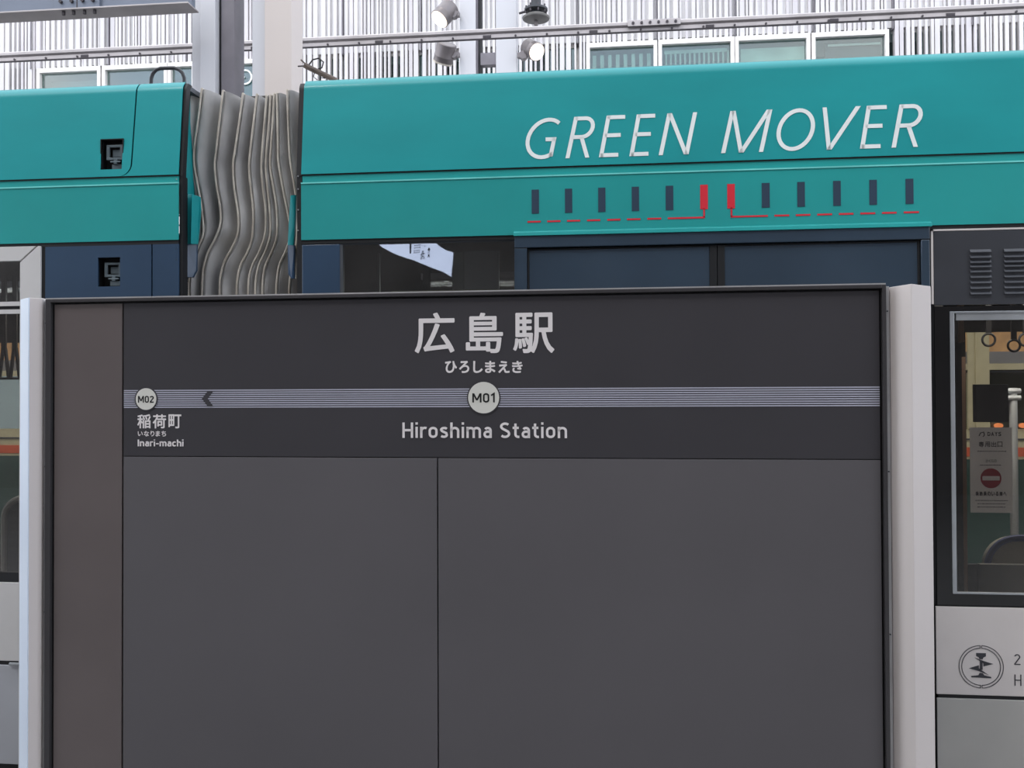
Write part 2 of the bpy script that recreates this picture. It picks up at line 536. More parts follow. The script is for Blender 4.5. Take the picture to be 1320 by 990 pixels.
# spacer strips and screws
for xa, xb in ((S.x(55, 500), xl_o), (xr_o, S.x(1147.8, 500))):
    sp = MB().box(xa, xb, .004, .06, .0, zt_out - .004).build('spacer_strip', 'spacer', S, .001, label='pale grey strip between frame and post')
    for py in (401, 608, 818):
        zz = S.z(1145, py)
        MB().disc((xa + xb) / 2, zz, .0022, .001, .004, seg=12).build('screw', 'dark_metal', sp)
# posts with a ridge down the front
def post(pts_px, top_l, top_m, top_r, label):
    xa, xm, xb = pts_px
    lo = [(xa, .012), (xm, -.028), (xb, -.004), (xb, .10), (xa, .10)]
    def zt(x, y):
        if y > .05: return top_m - .004
        return top_m if abs(x - xm) < 1e-6 else (top_l if x < xm else top_r)
    return MB().zprism(lo, 0, zt).build('post', 'post', S, .0012, label=label)
mz = S.z(1176, 365.8, -.028)
post((S.x(1147.8, 500, .012), S.x(1176, 500, -.028), S.x(1200.5, 500)), mz - .004, mz, mz - .005, 'right-hand white post with a ridge down its face')
lx = (S.x(26.6, 600, .02), S.x(36.5, 600, -.028), S.x(55.2, 600))
tz = S.z(36, 385)
MB().zprism([(lx[0] + .002, .10), (lx[0] + .002, .026), (lx[1], -.026), (lx[2], -.004), (lx[2], .10)], 0, tz).build('post', 'post', S, .0012, label='left-hand white post, narrower in view')
MB().zprism([(lx[0] - .001, .03), (lx[0] - .001, .018), (lx[1] - .001, -.029), (lx[1] + .0006, -.029), (lx[1] + .0006, -.024), (lx[0] + .002, .03)], 0, tz).build('skylit_facet', 'facet_skylight', S, label='outer facet of the left-hand post, bluish sky light in its colour')  # bluish sky light on the post's outer facet, put into its colour
# route line: ten silver stripes
zt_, zb_ = (S.z(160, 502) + S.z(1135, 497.8)) / 2, (S.z(160, 526.2) + S.z(1135, 524.4)) / 2
NS = 9
st0 = None
for k in range(NS):
    zc = zt_ + (zb_ - zt_) * (k + .5) / NS
    if st0 is None:
        st0 = MB().box(x_b + .001, xr_i - g - .001, -.0008, .001, -.0017, .0017).build('route_stripe', 'stripe', S, loc=(0, 0, zc))
    else: piece(st0, S, (0, 0, zc))
# chevron
cx0, cx1 = S.x(260.5, 514), S.x(275.5, 514)
zc = (zt_ + zb_) / 2
hh = .0235
ww = cx1 - cx0
MB().prism([(cx0, zc), (cx0 + ww * .52, zc + hh), (cx1, zc + hh), (cx0 + ww * .5, zc), (cx1, zc - hh), (cx0 + ww * .52, zc - hh)], -.0018, -.0009).build('direction_arrow', 'header', S, label='dark chevron pointing left on the silver line')
def route_disc(px, py, r, text, tx0, tx1, ty0, ty1, label):
    x, z = S.hit(px, py)
    k = S.x(px + 1, py) - x
    d = MB().disc(x, z, r * k, -.003, -.001).build('route_disc', 'disc', S, label=label)
    MB().disc(x, z, (r + 1.6) * k, -.002, -.0009).build('ring', 'header', d)
    mb = MB()
    stroke_text(mb, text, S.x(tx0, py), S.x(tx1, py), S.z(px, ty1), S.z(px, ty0), -.0036, -.003, w=.155)
    mb.build('lettering', 'black', d)
route_disc(623.6, 512.6, 20, 'M01', 609, 638.3, 507, 518.8, 'round pale disc reading M01')
route_disc(188.8, 514.4, 13.2, 'M02', 178.6, 199, 510.4, 519, 'small round pale disc reading M02')

def sign_chars(chars, boxes, y0, y1, bold, label):
    root_ = bpy.data.objects.new('lettering', None); C.objects.link(root_); root_.parent = S.o; root_['label'] = label
    for ch, (a, b, *yy) in zip(chars, boxes):
        mb = MB()
        ya, yb = yy if yy else (y0, y1)
        za, zb2 = S.z((a + b) / 2, yb), S.z((a + b) / 2, ya)
        font_text(mb, ch, S.x(a, ya), S.x(b, ya), za, zb2, -.0012, bold)
        mb.build('character', 'sign_text', root_)
    return root_
sign_chars('広島駅', [(534.6, 586), (600.4, 648.4), (661.2, 714.6)], 403, 455.3, .0021, 'large station name in Japanese')
sign_chars('ひろしまえき', [(573.8, 589.2), (591.8, 605), (610, 622.3), (625.2, 638.6), (642.3, 657), (660, 673.8)], 465.2, 480.8, .0012, 'small station name in Japanese')
mb = MB()
stroke_text(mb, 'Hiroshima Station', S.x(518.6, 555), S.x(731.2, 555), S.z(625, 564.6), S.z(625, 544.6), -.0018, .001, w=.138)
mb.build('lettering', 'sign_text', S, label='station name in Latin letters')
sign_chars('稲荷町', [(177.3, 194.6), (197, 214.4), (217.4, 234)], 534, 552.2, .0009, 'next stop name in Japanese')
sign_chars('いなりまち', [(177.9, 184.3, 556, 562), (185.8, 192.4), (194.3, 199.3), (200.9, 206.6), (208.3, 214.4)], 555.4, 562.5, .0005, 'tiny next stop name in Japanese')
mb = MB()
stroke_text(mb, 'Inari-machi', S.x(177.8, 570), S.x(236.6, 570), S.z(205, 575.3), S.z(205, 566.6), -.0018, .001, w=.165)
mb.build('lettering', 'sign_text', S, label='next stop name in Latin letters')

# ------------------------------------------------------------------ tram
T = Frame('tram', 'teal and navy articulated tram with pleated grey bellows, behind the sign', 'tram', (0, DT, -.3))
OL = -.047          # the left car stands a little nearer
ZB = .18            # underside of the skirts
XL, XR = -4.3, 4.2  # ends of the modelled length


def strip(mb, xl, xr, zs, yf, thick=.004, m=None, holes=(), nx=1):
    """sheet between left edge xl(z) and right edge xr(z), rows zs, surface y = yf(z), with thickness; holes = (x0,x1,z0,z1)"""
    cxs = sorted({h[0] for h in holes} | {h[1] for h in holes})
    czs = sorted(set(zs) | {h[2] for h in holes} | {h[3] for h in holes})
    rows = []
    for z in czs:
        a, b = xl(z), xr(z)
        rows.append([a] + cxs + [b])
    n = len(rows[0])
    vs = [(x, yf(z), z) for z, r in zip(czs, rows) for x in r]
    vs += [(x, yf(z) + thick, z) for z, r in zip(czs, rows) for x in r]
    off = len(czs) * n
    fs = []
    def solid(i, j):
        if i < 0 or j < 0 or i >= len(czs) - 1 or j >= n - 1: return False
        zc = (czs[i] + czs[i + 1]) / 2; xc = (rows[i][j] + rows[i][j + 1]) / 2
        return not any(h[0] < xc < h[1] and h[2] < zc < h[3] for h in holes)
    for i in range(len(czs) - 1):
        for j in range(n - 1):
            if not solid(i, j): continue
            a, b, c, d = i * n + j, i * n + j + 1, (i + 1) * n + j + 1, (i + 1) * n + j
            fs.append((a, b, c, d)); fs.append((d + off, c + off, b + off, a + off))
            if not solid(i, j - 1): fs.append((a, d, d + off, a + off))
            if not solid(i, j + 1): fs.append((b, b + off, c + off, c))
            if not solid(i - 1, j): fs.append((a, a + off, b + off, b))
            if not solid(i + 1, j): fs.append((d, c, c + off, d + off))
    mb.add(vs, fs, m)
    return mb


def car_roof(off, zg, ztop):
    """profile of the roof fairing: leans back, then rolls over at the top edge"""
    def yf(z):
        t = max(0, min(1, (z - zg) / (ztop - zg)))
        y = .036 * t
        if t > .9: y += .022 * ((t - .9) / .1) ** 2
        return off + y
    return yf


def rows_(zg, ztop): return [zg + (ztop - zg) * t for t in (0, .5, .88, .9, .92, .94, .96, .98, .99, 1)]

# --- right car: heights
zgR = (T.z(388, 226.5) + T.z(1320, 196)) / 2          # groove
zlR = (T.z(388, 237.6) + T.z(1320, 207.7)) / 2        # ledge
zfR = (T.z(388, 310.6) + T.z(1320, 288.5)) / 2        # lower edge of the fascia
ztR = (T.z(392, 106, .055) + T.z(1318, 62.5, .055)) / 2
xR0 = T.x(388.2, 270)
yR = car_roof(0, zgR, ztR)
strip(MB(), lambda z: xR0, lambda z: XR, rows_(zgR + .004, ztR), yR).build('roof_fairing', 'teal', T, smooth=True, label='long teal roof fairing of the right car')
MB().box(xR0, XR, .055, 2.34, ztR - .02, ztR - .002).build('roof', 'gasket', T)
MB().box(xR0 + .003, XR, .006, .03, zlR, zgR + .01).build('recessed_strip', 'teal_low', T)
MB().box(xR0 + .003, XR, .003, .03, zgR - .001, zgR + .006).build('groove', 'black', T)
fa = MB().box(xR0, XR, 0, .006, zfR + .003, zlR).build('fascia', 'teal_low', T, label='lower teal fascia with the row of square marks')
MB().xprism([(-.003, zlR - .001), (-.003, zlR + .004), (.007, zlR + .006), (.007, zlR - .001)], xR0, XR).build('ledge', 'teal_highlight', T)
MB().box(xR0 + .002, XR, .004, .03, zfR - .012, zfR + .003).build('drip_rail', 'rubber', T)
# dark car end edge with a row of fixings
e = MB()
e.box(T.x(383.2, 300, .01), xR0, .008, .03, T.z(385, 383, .0), T.z(385, 222, .0))
strip(e, lambda z: T.x(384.8, 200, .03), lambda z: xR0, rows_(zgR, ztR - .01), lambda z: yR(z) + .006, .01)
e.build('end_seal', 'rubber', T)

# wordmark on the fairing
wm = bpy.data.objects.new('wordmark', None); C.objects.link(wm); wm.parent = T.o; wm['label'] = 'white slanted capitals on the teal fairing'
caps = [('G', 42, 150, 102, 230), ('R', 163, 252, 99, 223), ('E', 263, 350, 97, 220), ('E', 355, 441, 94, 218), ('N', 445, 562, 88, 215),
        ('M', 634, 790, 79, 208), ('O', 803, 918, 71, 203), ('V', 945, 1057, 65, 196), ('E', 1053, 1143, 63, 193), ('R', 1150, 1245, 60, 189)]
zbase = (T.z(760, 110 + 222 / 2.357, .01) + T.z(1150, 110 + 190 / 2.357, .01)) / 2
zcap = (T.z(760, 110 + 98 / 2.357, .03) + T.z(1150, 110 + 62 / 2.357, .03)) / 2
hcap = zcap - zbase
for ch, a, b, *_ in caps:
    xa, xb = T.x(660 + a / 2.357, 190, .015), T.x(660 + b / 2.357, 150, .025)
    wd_, sts = GI[ch]
    mb = MB()
    sh = .20
    P = [(p[0] * hcap, p[1] * hcap) for st in sts for p in st if p != 'L']
    lo = min(x + sh * z for x, z in P) ; hi = max(x + sh * z for x, z in P)
    sw = .093 * hcap
    kx = ((xb - xa) - sw) / (hi - lo)
    for st in sts:
        pts = [p if p == 'L' else (xa + sw / 2 + ((p[0] * hcap + sh * p[1] * hcap) - lo) * kx, zbase + p[1] * hcap) for p in st]
        n0 = len(mb.v)
        mb.ribbon(pts, sw, 0, .001)
        for i in range(n0, len(mb.v)):
            x, y, z = mb.v[i]
            mb.v[i] = (x, yR(z) - .0015 + y, z)
    mb.build('letter', 'letter_white', wm)
# twelve marks and dashed line on the fascia
sq = [(60, 82), (161, 183), (262, 284), (364, 386), (467, 490), (572, 595), (654, 677), (759, 783), (867, 890), (976, 999), (1086, 1109), (1196, 1220)]
zs1 = (T.z(690, 245) + T.z(1172, 230)) / 2; zs0 = (T.z(690, 275.8) + T.z(1172, 262.5)) / 2
zd = (T.z(690, 286.3) + T.z(1180, 273)) / 2
q = lambda c: T.x(660 + c / 2.357, 262)
for k, (a, b) in enumerate(sq):
    red = k in (5, 6)
    MB().box(q(a), q(b), -.0012, .0, zs0, zs1).build('square_mark', 'mark_red' if red else 'mark_navy', fa, label='red upright mark' if red else 'dark upright mark')
for a, b in [(47, 87), (107, 147), (167, 207), (228, 268), (289, 329), (349, 390), (411, 453), (473, 586), (664, 777), (797, 842), (862, 906), (927, 972), (993, 1037), (1058, 1103), (1124, 1168), (1190, 1236)]:
    ln = MB().box(q(a), q(b), -.0012, 0, zd - .003, zd + .003)
    if a == 473: ln.box(q(581), q(586), -.0012, 0, zd, zs0 + .003)
    if a == 664: ln.box(q(664), q(669), -.0012, 0, zd, zs0 + .003)
    ln.build('dash', 'mark_red', fa, label='thin red dash under the marks')

# door header lip
zdl = (T.z(663, 297.5) + T.z(1200, 286.5)) / 2
zdb = (T.z(663, 305) + T.z(1200, 293)) / 2
xd0, xd1 = T.x(662.5, 300), T.x(1199.5, 300)
MB().xprism([(-.002, zdl), (-.016, zdl - .006), (-.018, zdb), (.0, zdb)], xd0, xd1).build('door_lip', 'teal_low', T, .001, label='projecting teal lip over the doors')

# navy pillar, left of window
zlow = ZB
MB().box(xR0, T.x(437.5, 345), .006, .03, zlow, zfR - .012).build('side_panel', 'navy', T, .004, label='navy panel beside the bellows')
MB().box(T.x(437.5, 345), T.x(441, 345), .008, .03, zlow, zfR - .012).build('window_seal', 'gasket', T)
# window between the bellows and the doors
wx0, wx1 = T.x(441, 345), T.x(663, 345)
wz0 = T.z(550, 378.5) - .62
MB().box(wx0, wx1, .012, .016, wz0, zfR - .014).build('window_pane', 'glass_dark', T, label='tinted window pane showing a bright reflection')
MB().box(wx0, wx1, .010, .02, wz0 - .02, wz0).box(wx0, wx1, .010, .02, zfR - .018, zfR - .012).build('window_seal', 'gasket', T)
MB().box(wx0, wx1, .006, .02, zlow, wz0 - .02).build('side_panel', 'white_body', T)
# doors
zhd = (T.z(680, 320) + T.z(1185, 308.8)) / 2
MB().box(T.x(663.5, 340), T.x(1197.5, 340), -.012, .02, zhd, zdb).build('door_header', 'navy_door', T, .002)
MB().box(T.x(663.5, 340), T.x(679.5, 340), -.010, .02, zlow, zhd - .002).box(T.x(663.5, 340), T.x(663.9, 340), -.012, .02, zlow, zhd).build('door_post', 'navy_door', T, .002)
MB().box(T.x(1186.5, 340), T.x(1197.5, 340), -.010, .02, zlow, zhd - .002).build('door_post', 'navy_glass', T, .002)
MB().box(T.x(679.5, 340), T.x(1186.5, 340), .022, .03, zlow, zhd + .01).build('door_seal', 'rubber', T)
for a, b, c, d in ((682, 915, 679.8, 924), (934, 1183, 925, 1186)):
    dl = MB()
    x0, x1, xi0, xi1 = T.x(c, 340), T.x(d, 340), T.x(a, 340), T.x(b, 340)
    z1 = zhd - .004; zi = z1 - .004
    dl.box(x0, xi0, -.002, .02, zlow, z1); dl.box(xi1, x1, -.002, .02, zlow, z1)
    dl.box(xi0, xi1, -.002, .02, zi, z1); dl.box(xi0, xi1, -.002, .02, zlow, zlow + .25)
    dlo = dl.build('door_leaf', 'rubber', T, .0015)
    MB().box(xi0 + .001, xi1 - .001, .001, .008, zlow + .25, zi - .001).build('door_pane', 'navy_glass', dlo)
# white seam beside the doors
xs0, xs1 = T.x(1200.3, 345), T.x(1203.2, 345)
xq0 = T.x(1204.6, 400)
zs_top = (T.z(1205, 298.5) + T.z(1320, 294.6)) / 2
MB().box(T.x(1198, 345), xq0 + .002, .006, .03, zlow, zfR - .012).build('body_seal', 'rubber', T)
tr = MB().box(xs0, xs1, -.001, .006, (T.z(1202, 392)), zs_top + .006)
tr.box(xs0, XR, -.001, .006, zs_top, zs_top + .006)
tr.build('edge_trim', 'white_body', T, label='thin white trim around the charcoal panel')
# charcoal vent panel
zv0 = (T.z(1205, 393) + T.z(1320, 392.5)) / 2
vp = MB().box(xs1 + .002, XR, .0, .012, zv0, zs_top - .002).build('vent_panel', 'black_panel', T, .001)
z_sl = [T.z(1263, 280 + c / 3.533) for c in (155, 180, 203, 223, 246, 271, 296, 321, 346)]
sl0 = None
vx = [(1250.2, 1277.5), (1294, 1324)]
for a, b in vx:
    x0, x1 = T.x(a, 350), T.x(b, 350)
    dz = T.z(1300, 350) - T.z(1263, 350)
    for z in z_sl:
        if sl0 is None:
            w_ = x1 - x0
            sl0 = MB().xprism([(.0, .007), (-.008, -.003), (-.008, -.006), (.0, -.006)], 0, w_).build('vent_slat', 'black_panel', vp, .001, loc=(x0, 0, z))
        else: piece(sl0, vp, (x0, 0, z))
# glossy black window surround and window
zw1 = (T.z(1230, 781) + T.z(1320, 783.5)) / 2
zbk0 = zw1 + .004
xw0 = T.x(1226, 600); xw1 = xw0 + 1.05
zwt, zwb = T.z(1270, 401), T.z(1270, 766)
sb = MB()
sb.box(xq0, xw0, .0, .012, zbk0, zv0 - .004).box(xw1, XR, .0, .012, zbk0, zv0 - .004)
sb.box(xw0, xw1, .0, .012, zwt, zv0 - .004).box(xw0, xw1, .0, .012, zbk0, zwb)
sb.build('window_surround', 'black_gloss', T)
wf = MB()
fw = T.x(1231.5, 600) - xw0
wf.box(xw0, xw0 + fw, -.004, .014, zwb, zwt).box(xw1 - fw, xw1, -.004, .014, zwb, zwt)
wf.box(xw0 + fw, xw1 - fw, -.004, .014, zwb, zwb + .006).box(xw0 + fw, xw1 - fw, -.004, .014, zwt - .006, zwt)
wfo = wf.build('window_frame', 'alu', T, .001)
MB().box(xw0 + fw, xw1 - fw, .004, .009, zwb + .006, zwt - .006).build('window_pane', 'glass', wfo)
MB().box(T.x(1232.5, 408), xw1 - fw, .0, .012, T.z(1270, 412.5), T.z(1270, 402.5)).build('blind_rail', 'alu', T)
# white lower body
zsm1 = (T.z(1208, 895) + T.z(1320, 898)) / 2; zsm0 = zsm1 - .013
xp0 = T.x(1206.8, 850)
MB().box(xp0 - .01, XR, .006, .03, ZB, zw1 + .003).build('body_seal', 'rubber', T)
wb = MB().box(xp0, XR, 0, .012, zsm1, zw1 - .002).build('lower_panel', 'white_body', T, .002, label='warm white body panel with a round crest')
MB().box(xp0 + .001, XR, 0, .012, ZB, zsm0).build('skirt', 'grey_body', T, .002)
# crest: double broken ring, rail section and two bolts of lightning
cx, cz = T.hit(1264.7, 859.5)
k = T.x(1265.7, 859.5) - cx
em = MB()
for r in (28.6, 25.0):
    for a0, a1 in ((92, 268), (-88, 88)):
        em.ribbon([(cx + r * k * math.cos(math.radians(a)), cz + r * k * math.sin(math.radians(a))) for a in [a0 + (a1 - a0) * i / 30 for i in range(31)]], .9 * k, -.001, 0)
for sx in (-1, 1):
    for sz in (-1, 1):
        em.ribbon([(cx + sx * 1.0 * k, cz + sz * 28.6 * k), (cx + sx * .9 * k, cz + sz * 25 * k)], .8 * k, -.001, 0)
pp = lambda L: [(cx + x * k, cz + z * k) for x, z in L]
em.prism(pp([(-6.3, 18.5), (6.3, 18.5), (6.3, 14.3), (3, 12.6), (2, 10.2), (-2, 10.2), (-3, 12.6), (-6.3, 14.3)]), -.001, 0)
em.prism(pp([(-1.7, 7.6), (1.7, 6.8), (1.9, -3.8), (-1.9, -4.6)]), -.001, 0)
em.prism(pp([(-12.8, -14.4), (12.8, -15.2), (12.8, -13.4), (4, -11.4), (2, -8.6), (-2, -8.2), (-3.6, -11.4), (-12.8, -12.8)]), -.001, 0)
em.prism(pp([(-8.5, 12.4), (3.0, 8.0), (15.6, 4.2), (3, .6), (3, 4.6)]), -.001, 0)
em.prism(pp([(-15.6, -2.4), (-3, 2), (-3, -2), (9.6, -10.8), (-3, -6)]), -.001, 0)
em.build('crest', 'ink', wb, label='round grey crest of a rail section crossed by lightning')
mb = MB()
def thin(text, x, zb0, zt0):
    h = zt0 - zb0
    adv = 0
    for ch in text:
        wd_, sts = GL[ch]
        for st in sts: mb.ribbon([q if q == 'L' else (x + (adv + q[0]) * h * 1.05, zb0 + q[1] * h) for q in st], .085 * h, -.001, 0)
        adv += wd_ + .3
zA = T.z(1312, 857.5), T.z(1312, 842.8); zB_ = T.z(1312, 884), T.z(1312, 869.5)
xx = T.x(1307, 860)
thin('2', xx, *zA)
thin('H', xx, *zB_)
mb.build('lettering', 'ink', wb, label='thin grey numerals and capital cut by the picture edge')

# --- left car
zgL = (T.z(2, 233, OL) + T.z(228, 226.5, OL)) / 2
zlL = (T.z(0, 243.3, OL) + T.z(228, 236.2, OL)) / 2
zfL = (T.z(0, 315, OL) + T.z(230, 310.4, OL)) / 2
ztL = (T.z(2, 115.5, OL + .055) + T.z(236, 106, OL + .055)) / 2
xL1 = T.x(229.8, 270, OL)
yL = car_roof(OL, zgL, ztL)
lh = [(T.x(128.5, 195, OL), T.x(156.2, 195, OL), T.z(142, 218, OL), T.z(142, 179, OL))]
sx_ = T.x(166, 210, OL); rz = .045
def seamL(z):
    t = (z - zgL) / (ztL - zgL)
    x = sx_ + .004 + .006 * t
    d = z - (zgL + .004)
    if d < rz: x -= rz - math.sqrt(max(0, rz * rz - (rz - d) ** 2))
    return x
rl = sorted(rows_(zgL + .004, ztL) + [zgL + .004 + rz * t for t in (.03, .1, .2, .35, .55, .8, 1)])
strip(MB(), lambda z: XL, seamL, rl, yL, holes=lh).build('roof_fairing', 'teal', T, smooth=True, label='teal roof fairing panel with a latch opening')
strip(MB(), lambda z: seamL(z) + .006, lambda z: xL1, rl, yL).build('roof_fairing', 'teal', T, smooth=True, label='narrow teal fairing panel at the end of the left car')
strip(MB(), lambda z: XL, lambda z: xL1, rows_(zgL, ztL - .004), lambda z: yL(z) + .012, .006, holes=[(lh[0][0] + .001, lh[0][1] - .001, lh[0][2] + .001, lh[0][3] - .001)]).build('roof_lining', 'rubber', T)
MB().box(XL, xL1, OL + .055, 2.34, ztL - .02, ztL - .002).build('roof', 'gasket', T)
MB().box(XL, xL1 - .002, OL + .006, OL + .03, zlL, zgL + .01).build('recessed_strip', 'teal_low', T)
MB().box(XL, xL1 - .002, OL + .003, OL + .03, zgL - .001, zgL + .006).build('groove', 'black', T)
MB().box(XL, xL1, OL, OL + .006, zfL + .003, zlL).build('fascia', 'teal_low', T)
MB().xprism([(OL - .003, zlL - .001), (OL - .003, zlL + .004), (OL + .007, zlL + .006), (OL + .007, zlL - .001)], XL, xL1).build('ledge', 'teal_highlight', T)
MB().box(XL, xL1 - .002, OL + .004, OL + .03, zfL - .012, zfL + .003).build('drip_rail', 'rubber', T)
# navy panels
nx0, nx1, nx2 = T.x(57.5, 350, OL), T.x(194.3, 350, OL), T.x(196, 350, OL)
lh2 = [(T.x(125.5, 350, OL), T.x(154, 350, OL), T.z(140, 369, OL), T.z(140, 331.5, OL))]
strip(MB(), lambda z: nx0, lambda z: nx1, [ZB, zfL - .012], lambda z: OL + .004, .012, holes=lh2).build('side_panel', 'navy', T, label='navy side panel with a latch opening')
MB().box(nx2, xL1, OL + .004, OL + .016, ZB, zfL - .012).build('side_panel', 'navy', T, label='narrow navy panel at the end of the left car')
MB().box(nx0, lh2[0][0] - .002, OL + .018, OL + .03, ZB, zfL - .012).box(lh2[0][1] + .002, xL1, OL + .018, OL + .03, ZB, zfL - .012).box(lh2[0][0] - .002, lh2[0][1] + .002, OL + .018, OL + .03, ZB, lh2[0][2] - .002).build('body_lining', 'rubber', T)
# latches in their openings
def latch(h, yo, name):
    x0, x1, z0, z1 = h
    w, hgt = x1 - x0, z1 - z0
    box = MB()
    t = .003
    box.box(x0 - t, x1 + t, yo + .045, yo + .05, z0 - t, z1 + t)
    box.box(x0 - t, x0, yo + .006, yo + .045, z0 - t, z1 + t).box(x1, x1 + t, yo + .006, yo + .045, z0 - t, z1 + t)
    box.box(x0, x1, yo + .006, yo + .045, z0 - t, z0).box(x0, x1, yo + .006, yo + .045, z1, z1 + t)
    b = box.build('latch_recess', 'black', T)
    fx = lambda a: x0 + w * a
    fz = lambda a: z0 + hgt * a
    fr = MB()
    fr.box(fx(.2), fx(.98), yo + .014, yo + .022, fz(.76), fz(.84)).box(fx(.2), fx(.98), yo + .014, yo + .022, fz(.34), fz(.42))
    fr.box(fx(.2), fx(.34), yo + .014, yo + .022, fz(.42), fz(.76)).box(fx(.84), fx(.98), yo + .014, yo + .022, fz(.42), fz(.76))
    fr.build('latch_handle', 'latch', b, .001)
    MB().box(fx(.42), fx(.8), yo + .024, yo + .034, fz(.46), fz(.7)).build('latch_block', 'latch', b, .001)
    c = MB().box(fx(.45), fx(.9), yo + .016, yo + .03, fz(.03), fz(.2)).box(fx(.56), fx(.72), yo + .01, yo + .03, fz(.2), fz(.36))
    c.tube([(fx(.4), yo + .012, fz(.27)), (fx(.88), yo + .012, fz(.27))], .003)
    c.build('latch_catch', 'latch', b, .0008)
latch(lh[0], yL(lh[0][2]), 'upper')
latch(lh2[0], OL + .004, 'lower')
# white window frame with mitred corner
fx0, fx1 = T.x(26, 360, OL), T.x(52.5, 360, OL)
zf1, zf0 = T.z(20, 318, OL), T.z(10, 336.8, OL)
a = MB()
a.prism([(XL, zf0), (fx0 - .002, zf0), (T.x(46.5, 318, OL), zf1), (XL, zf1)], OL - .002, OL + .02)
a.build('window_frame', 'cool_white', T, .0015)
MB().prism([(fx0, ZB), (fx1, ZB), (fx1, zf1), (T.x(49, 318, OL), zf1), (fx0, zf0 - .006)], OL - .002, OL + .02).build('window_frame', 'cool_white', T, .0015, label='upright of the white window frame with a mitred corner')
MB().box(fx1, nx0, OL + .006, OL + .03, ZB, zfL - .012).build('body_seal', 'rubber', T)
MB().box(XL, fx1, OL + .01, OL + .02, zf1, zfL - .01).build('body_seal', 'rubber', T)
zz = [T.z(10, v, OL) for v in (389, 394.5, 399, 404.5, 738, 750, 852, 857.5)]
MB().box(XL, fx0, OL + .004, OL + .01, zz[0], zf0).build('upper_pane', 'glass_dark', T, label='dark upper pane of the left window')
MB().box(XL, fx0, OL - .002, OL + .016, zz[1], zz[0]).build('window_bar', 'cool_white', T)
MB().box(XL, fx0, OL + .004, OL + .016, zz[2], zz[1]).build('window_seal', 'rubber', T)
MB().box(XL, fx0, OL - .002, OL + .016, zz[3], zz[2]).build('window_bar', 'cool_white', T)
MB().box(XL, fx0, OL + .004, OL + .01, zz[4], zz[3]).build('window_pane', 'glass', T)
MB().box(XL, fx0, OL + .002, OL + .02, zz[5], zz[4]).build('window_seal', 'rubber', T)
MB().box(XL, fx0, OL, OL + .012, zz[6], zz[5] - .002).build('lower_panel', 'cool_white', T, .002)
MB().box(XL, fx0, OL + .006, OL + .02, zz[7], zz[6]).build('body_seal', 'rubber', T)
MB().box(XL, fx0, OL, OL + .012, T.z(10, 985, OL), zz[7]).build('skirt', 'grey_cool', T, .002)
MB().box(XL, fx0, OL + .01, OL + .02, ZB, T.z(10, 985, OL)).build('body_seal', 'rubber', T)
MB().tube([(T.x(12.5, 856, OL - .006), OL - .006, T.z(18, 856, OL - .006)), (T.x(28, 856, OL - .006), OL - .006, T.z(18, 856, OL - .006))], .006).build('door_catch', 'alu', T, label='small metal catch at the lower seam')

# end of left car: dark joint, sliver, flap
e = MB()
e.box(xL1, T.x(233.8, 300, OL), OL + .01, OL + .05, ZB, zgL)
strip(e, lambda z: xL1, lambda z: xL1 + .012 + .0 * z, rows_(zgL, ztL - .006), lambda z: yL(z) + .008, .03)
e.build('end_seal', 'rubber', T)
P = lambda cx_, cy_, off: T.p(210 + cx_ / 3, 70 + cy_ / 3, off)
def plate(pts, thick, name, m, label=None, bevel=.001):
    # polygon of 3D points in near-vertical plane, thickened towards +y
    n = len(pts)
    xs = [(p[0], p[2]) for p in pts]
    mb = MB()
    vs = [Vector(p) for p in pts] + [Vector(p) + Vector((0, thick, 0)) for p in pts]
    ar = sum(xs[i][0] * xs[(i + 1) % n][1] - xs[(i + 1) % n][0] * xs[i][1] for i in range(n))
    idx = list(range(n)) if ar > 0 else list(reversed(range(n)))
    fs = [tuple(idx), tuple(i + n for i in reversed(idx))]
    for i in range(n):
        a_, b_ = idx[i], idx[(i + 1) % n]
        fs.append((a_, a_ + n, b_ + n, b_))
    mb.add(vs, fs)
    return mb.build(name, m, T, bevel, label=label)
plate([P(83, 128, .05), P(97, 150, .09), P(118, 480, .12), P(128, 545, .12), P(75, 540, .0), P(74, 400, .0)], .012, 'end_cheek', 'teal', 'tapering teal cheek at the end of the left car')
plate([P(78, 540, .0), P(110, 540, .02), P(122, 548, .02), P(112, 735, .02), P(78, 735, .0)], .012, 'end_cheek', 'teal', 'lower teal cheek at the end of the left car')
plate([P(112, 540, -.01), P(142, 550, .03), P(145, 600, .03), P(133, 733, .03), P(108, 733, -.01)], .01, 'end_flap', 'teal', 'teal flap over the left edge of the bellows')
plate([P(84, 733, .0), P(131, 733, .03), P(129, 835, .03), P(115, 862, .02), P(90, 862, .0), P(84, 848, .0)], .012, 'end_flap', 'navy', 'navy foot of the left flap')
plate([P(493, 545, .0), P(514, 543, .02), P(513, 640, .02), P(505, 738, .02), P(482, 738, .0), P(487, 640, .0)], .012, 'end_flap', 'teal', 'teal flap over the right edge of the bellows')
plate([P(482, 738, .0), P(510, 738, .02), P(512, 868, .02), P(496, 866, .0), P(484, 850, .0)], .012, 'end_flap', 'navy', 'navy foot of the right flap')
for cx_, ys in ((73, (493, 628, 665, 700, 760, 800)), (521, (470, 520, 600, 680))):
    bb = MB()
    for v in ys:
        x, y, z = P(cx_, v, .0)
        bb.disc(x, z, .0028, OL + .004 if cx_ < 100 else .004, .012, seg=8)
    bb.build('fixings', 'alu', T, label='small bright fixings along the car end')
# ribbed conduit below the left flap
mb = MB()
for i in range(10):
    x, y, z = P(82, 876 + i * 9, .02)
    mb.tube([(x, y, z), (x, y, z - .005)], .014, 12)
x, y, z = P(82, 868, .02)
mb.tube([(x, y, z), (x, y, z - .35)], .011, 12)
mb.build('conduit', 'dark_metal', T)

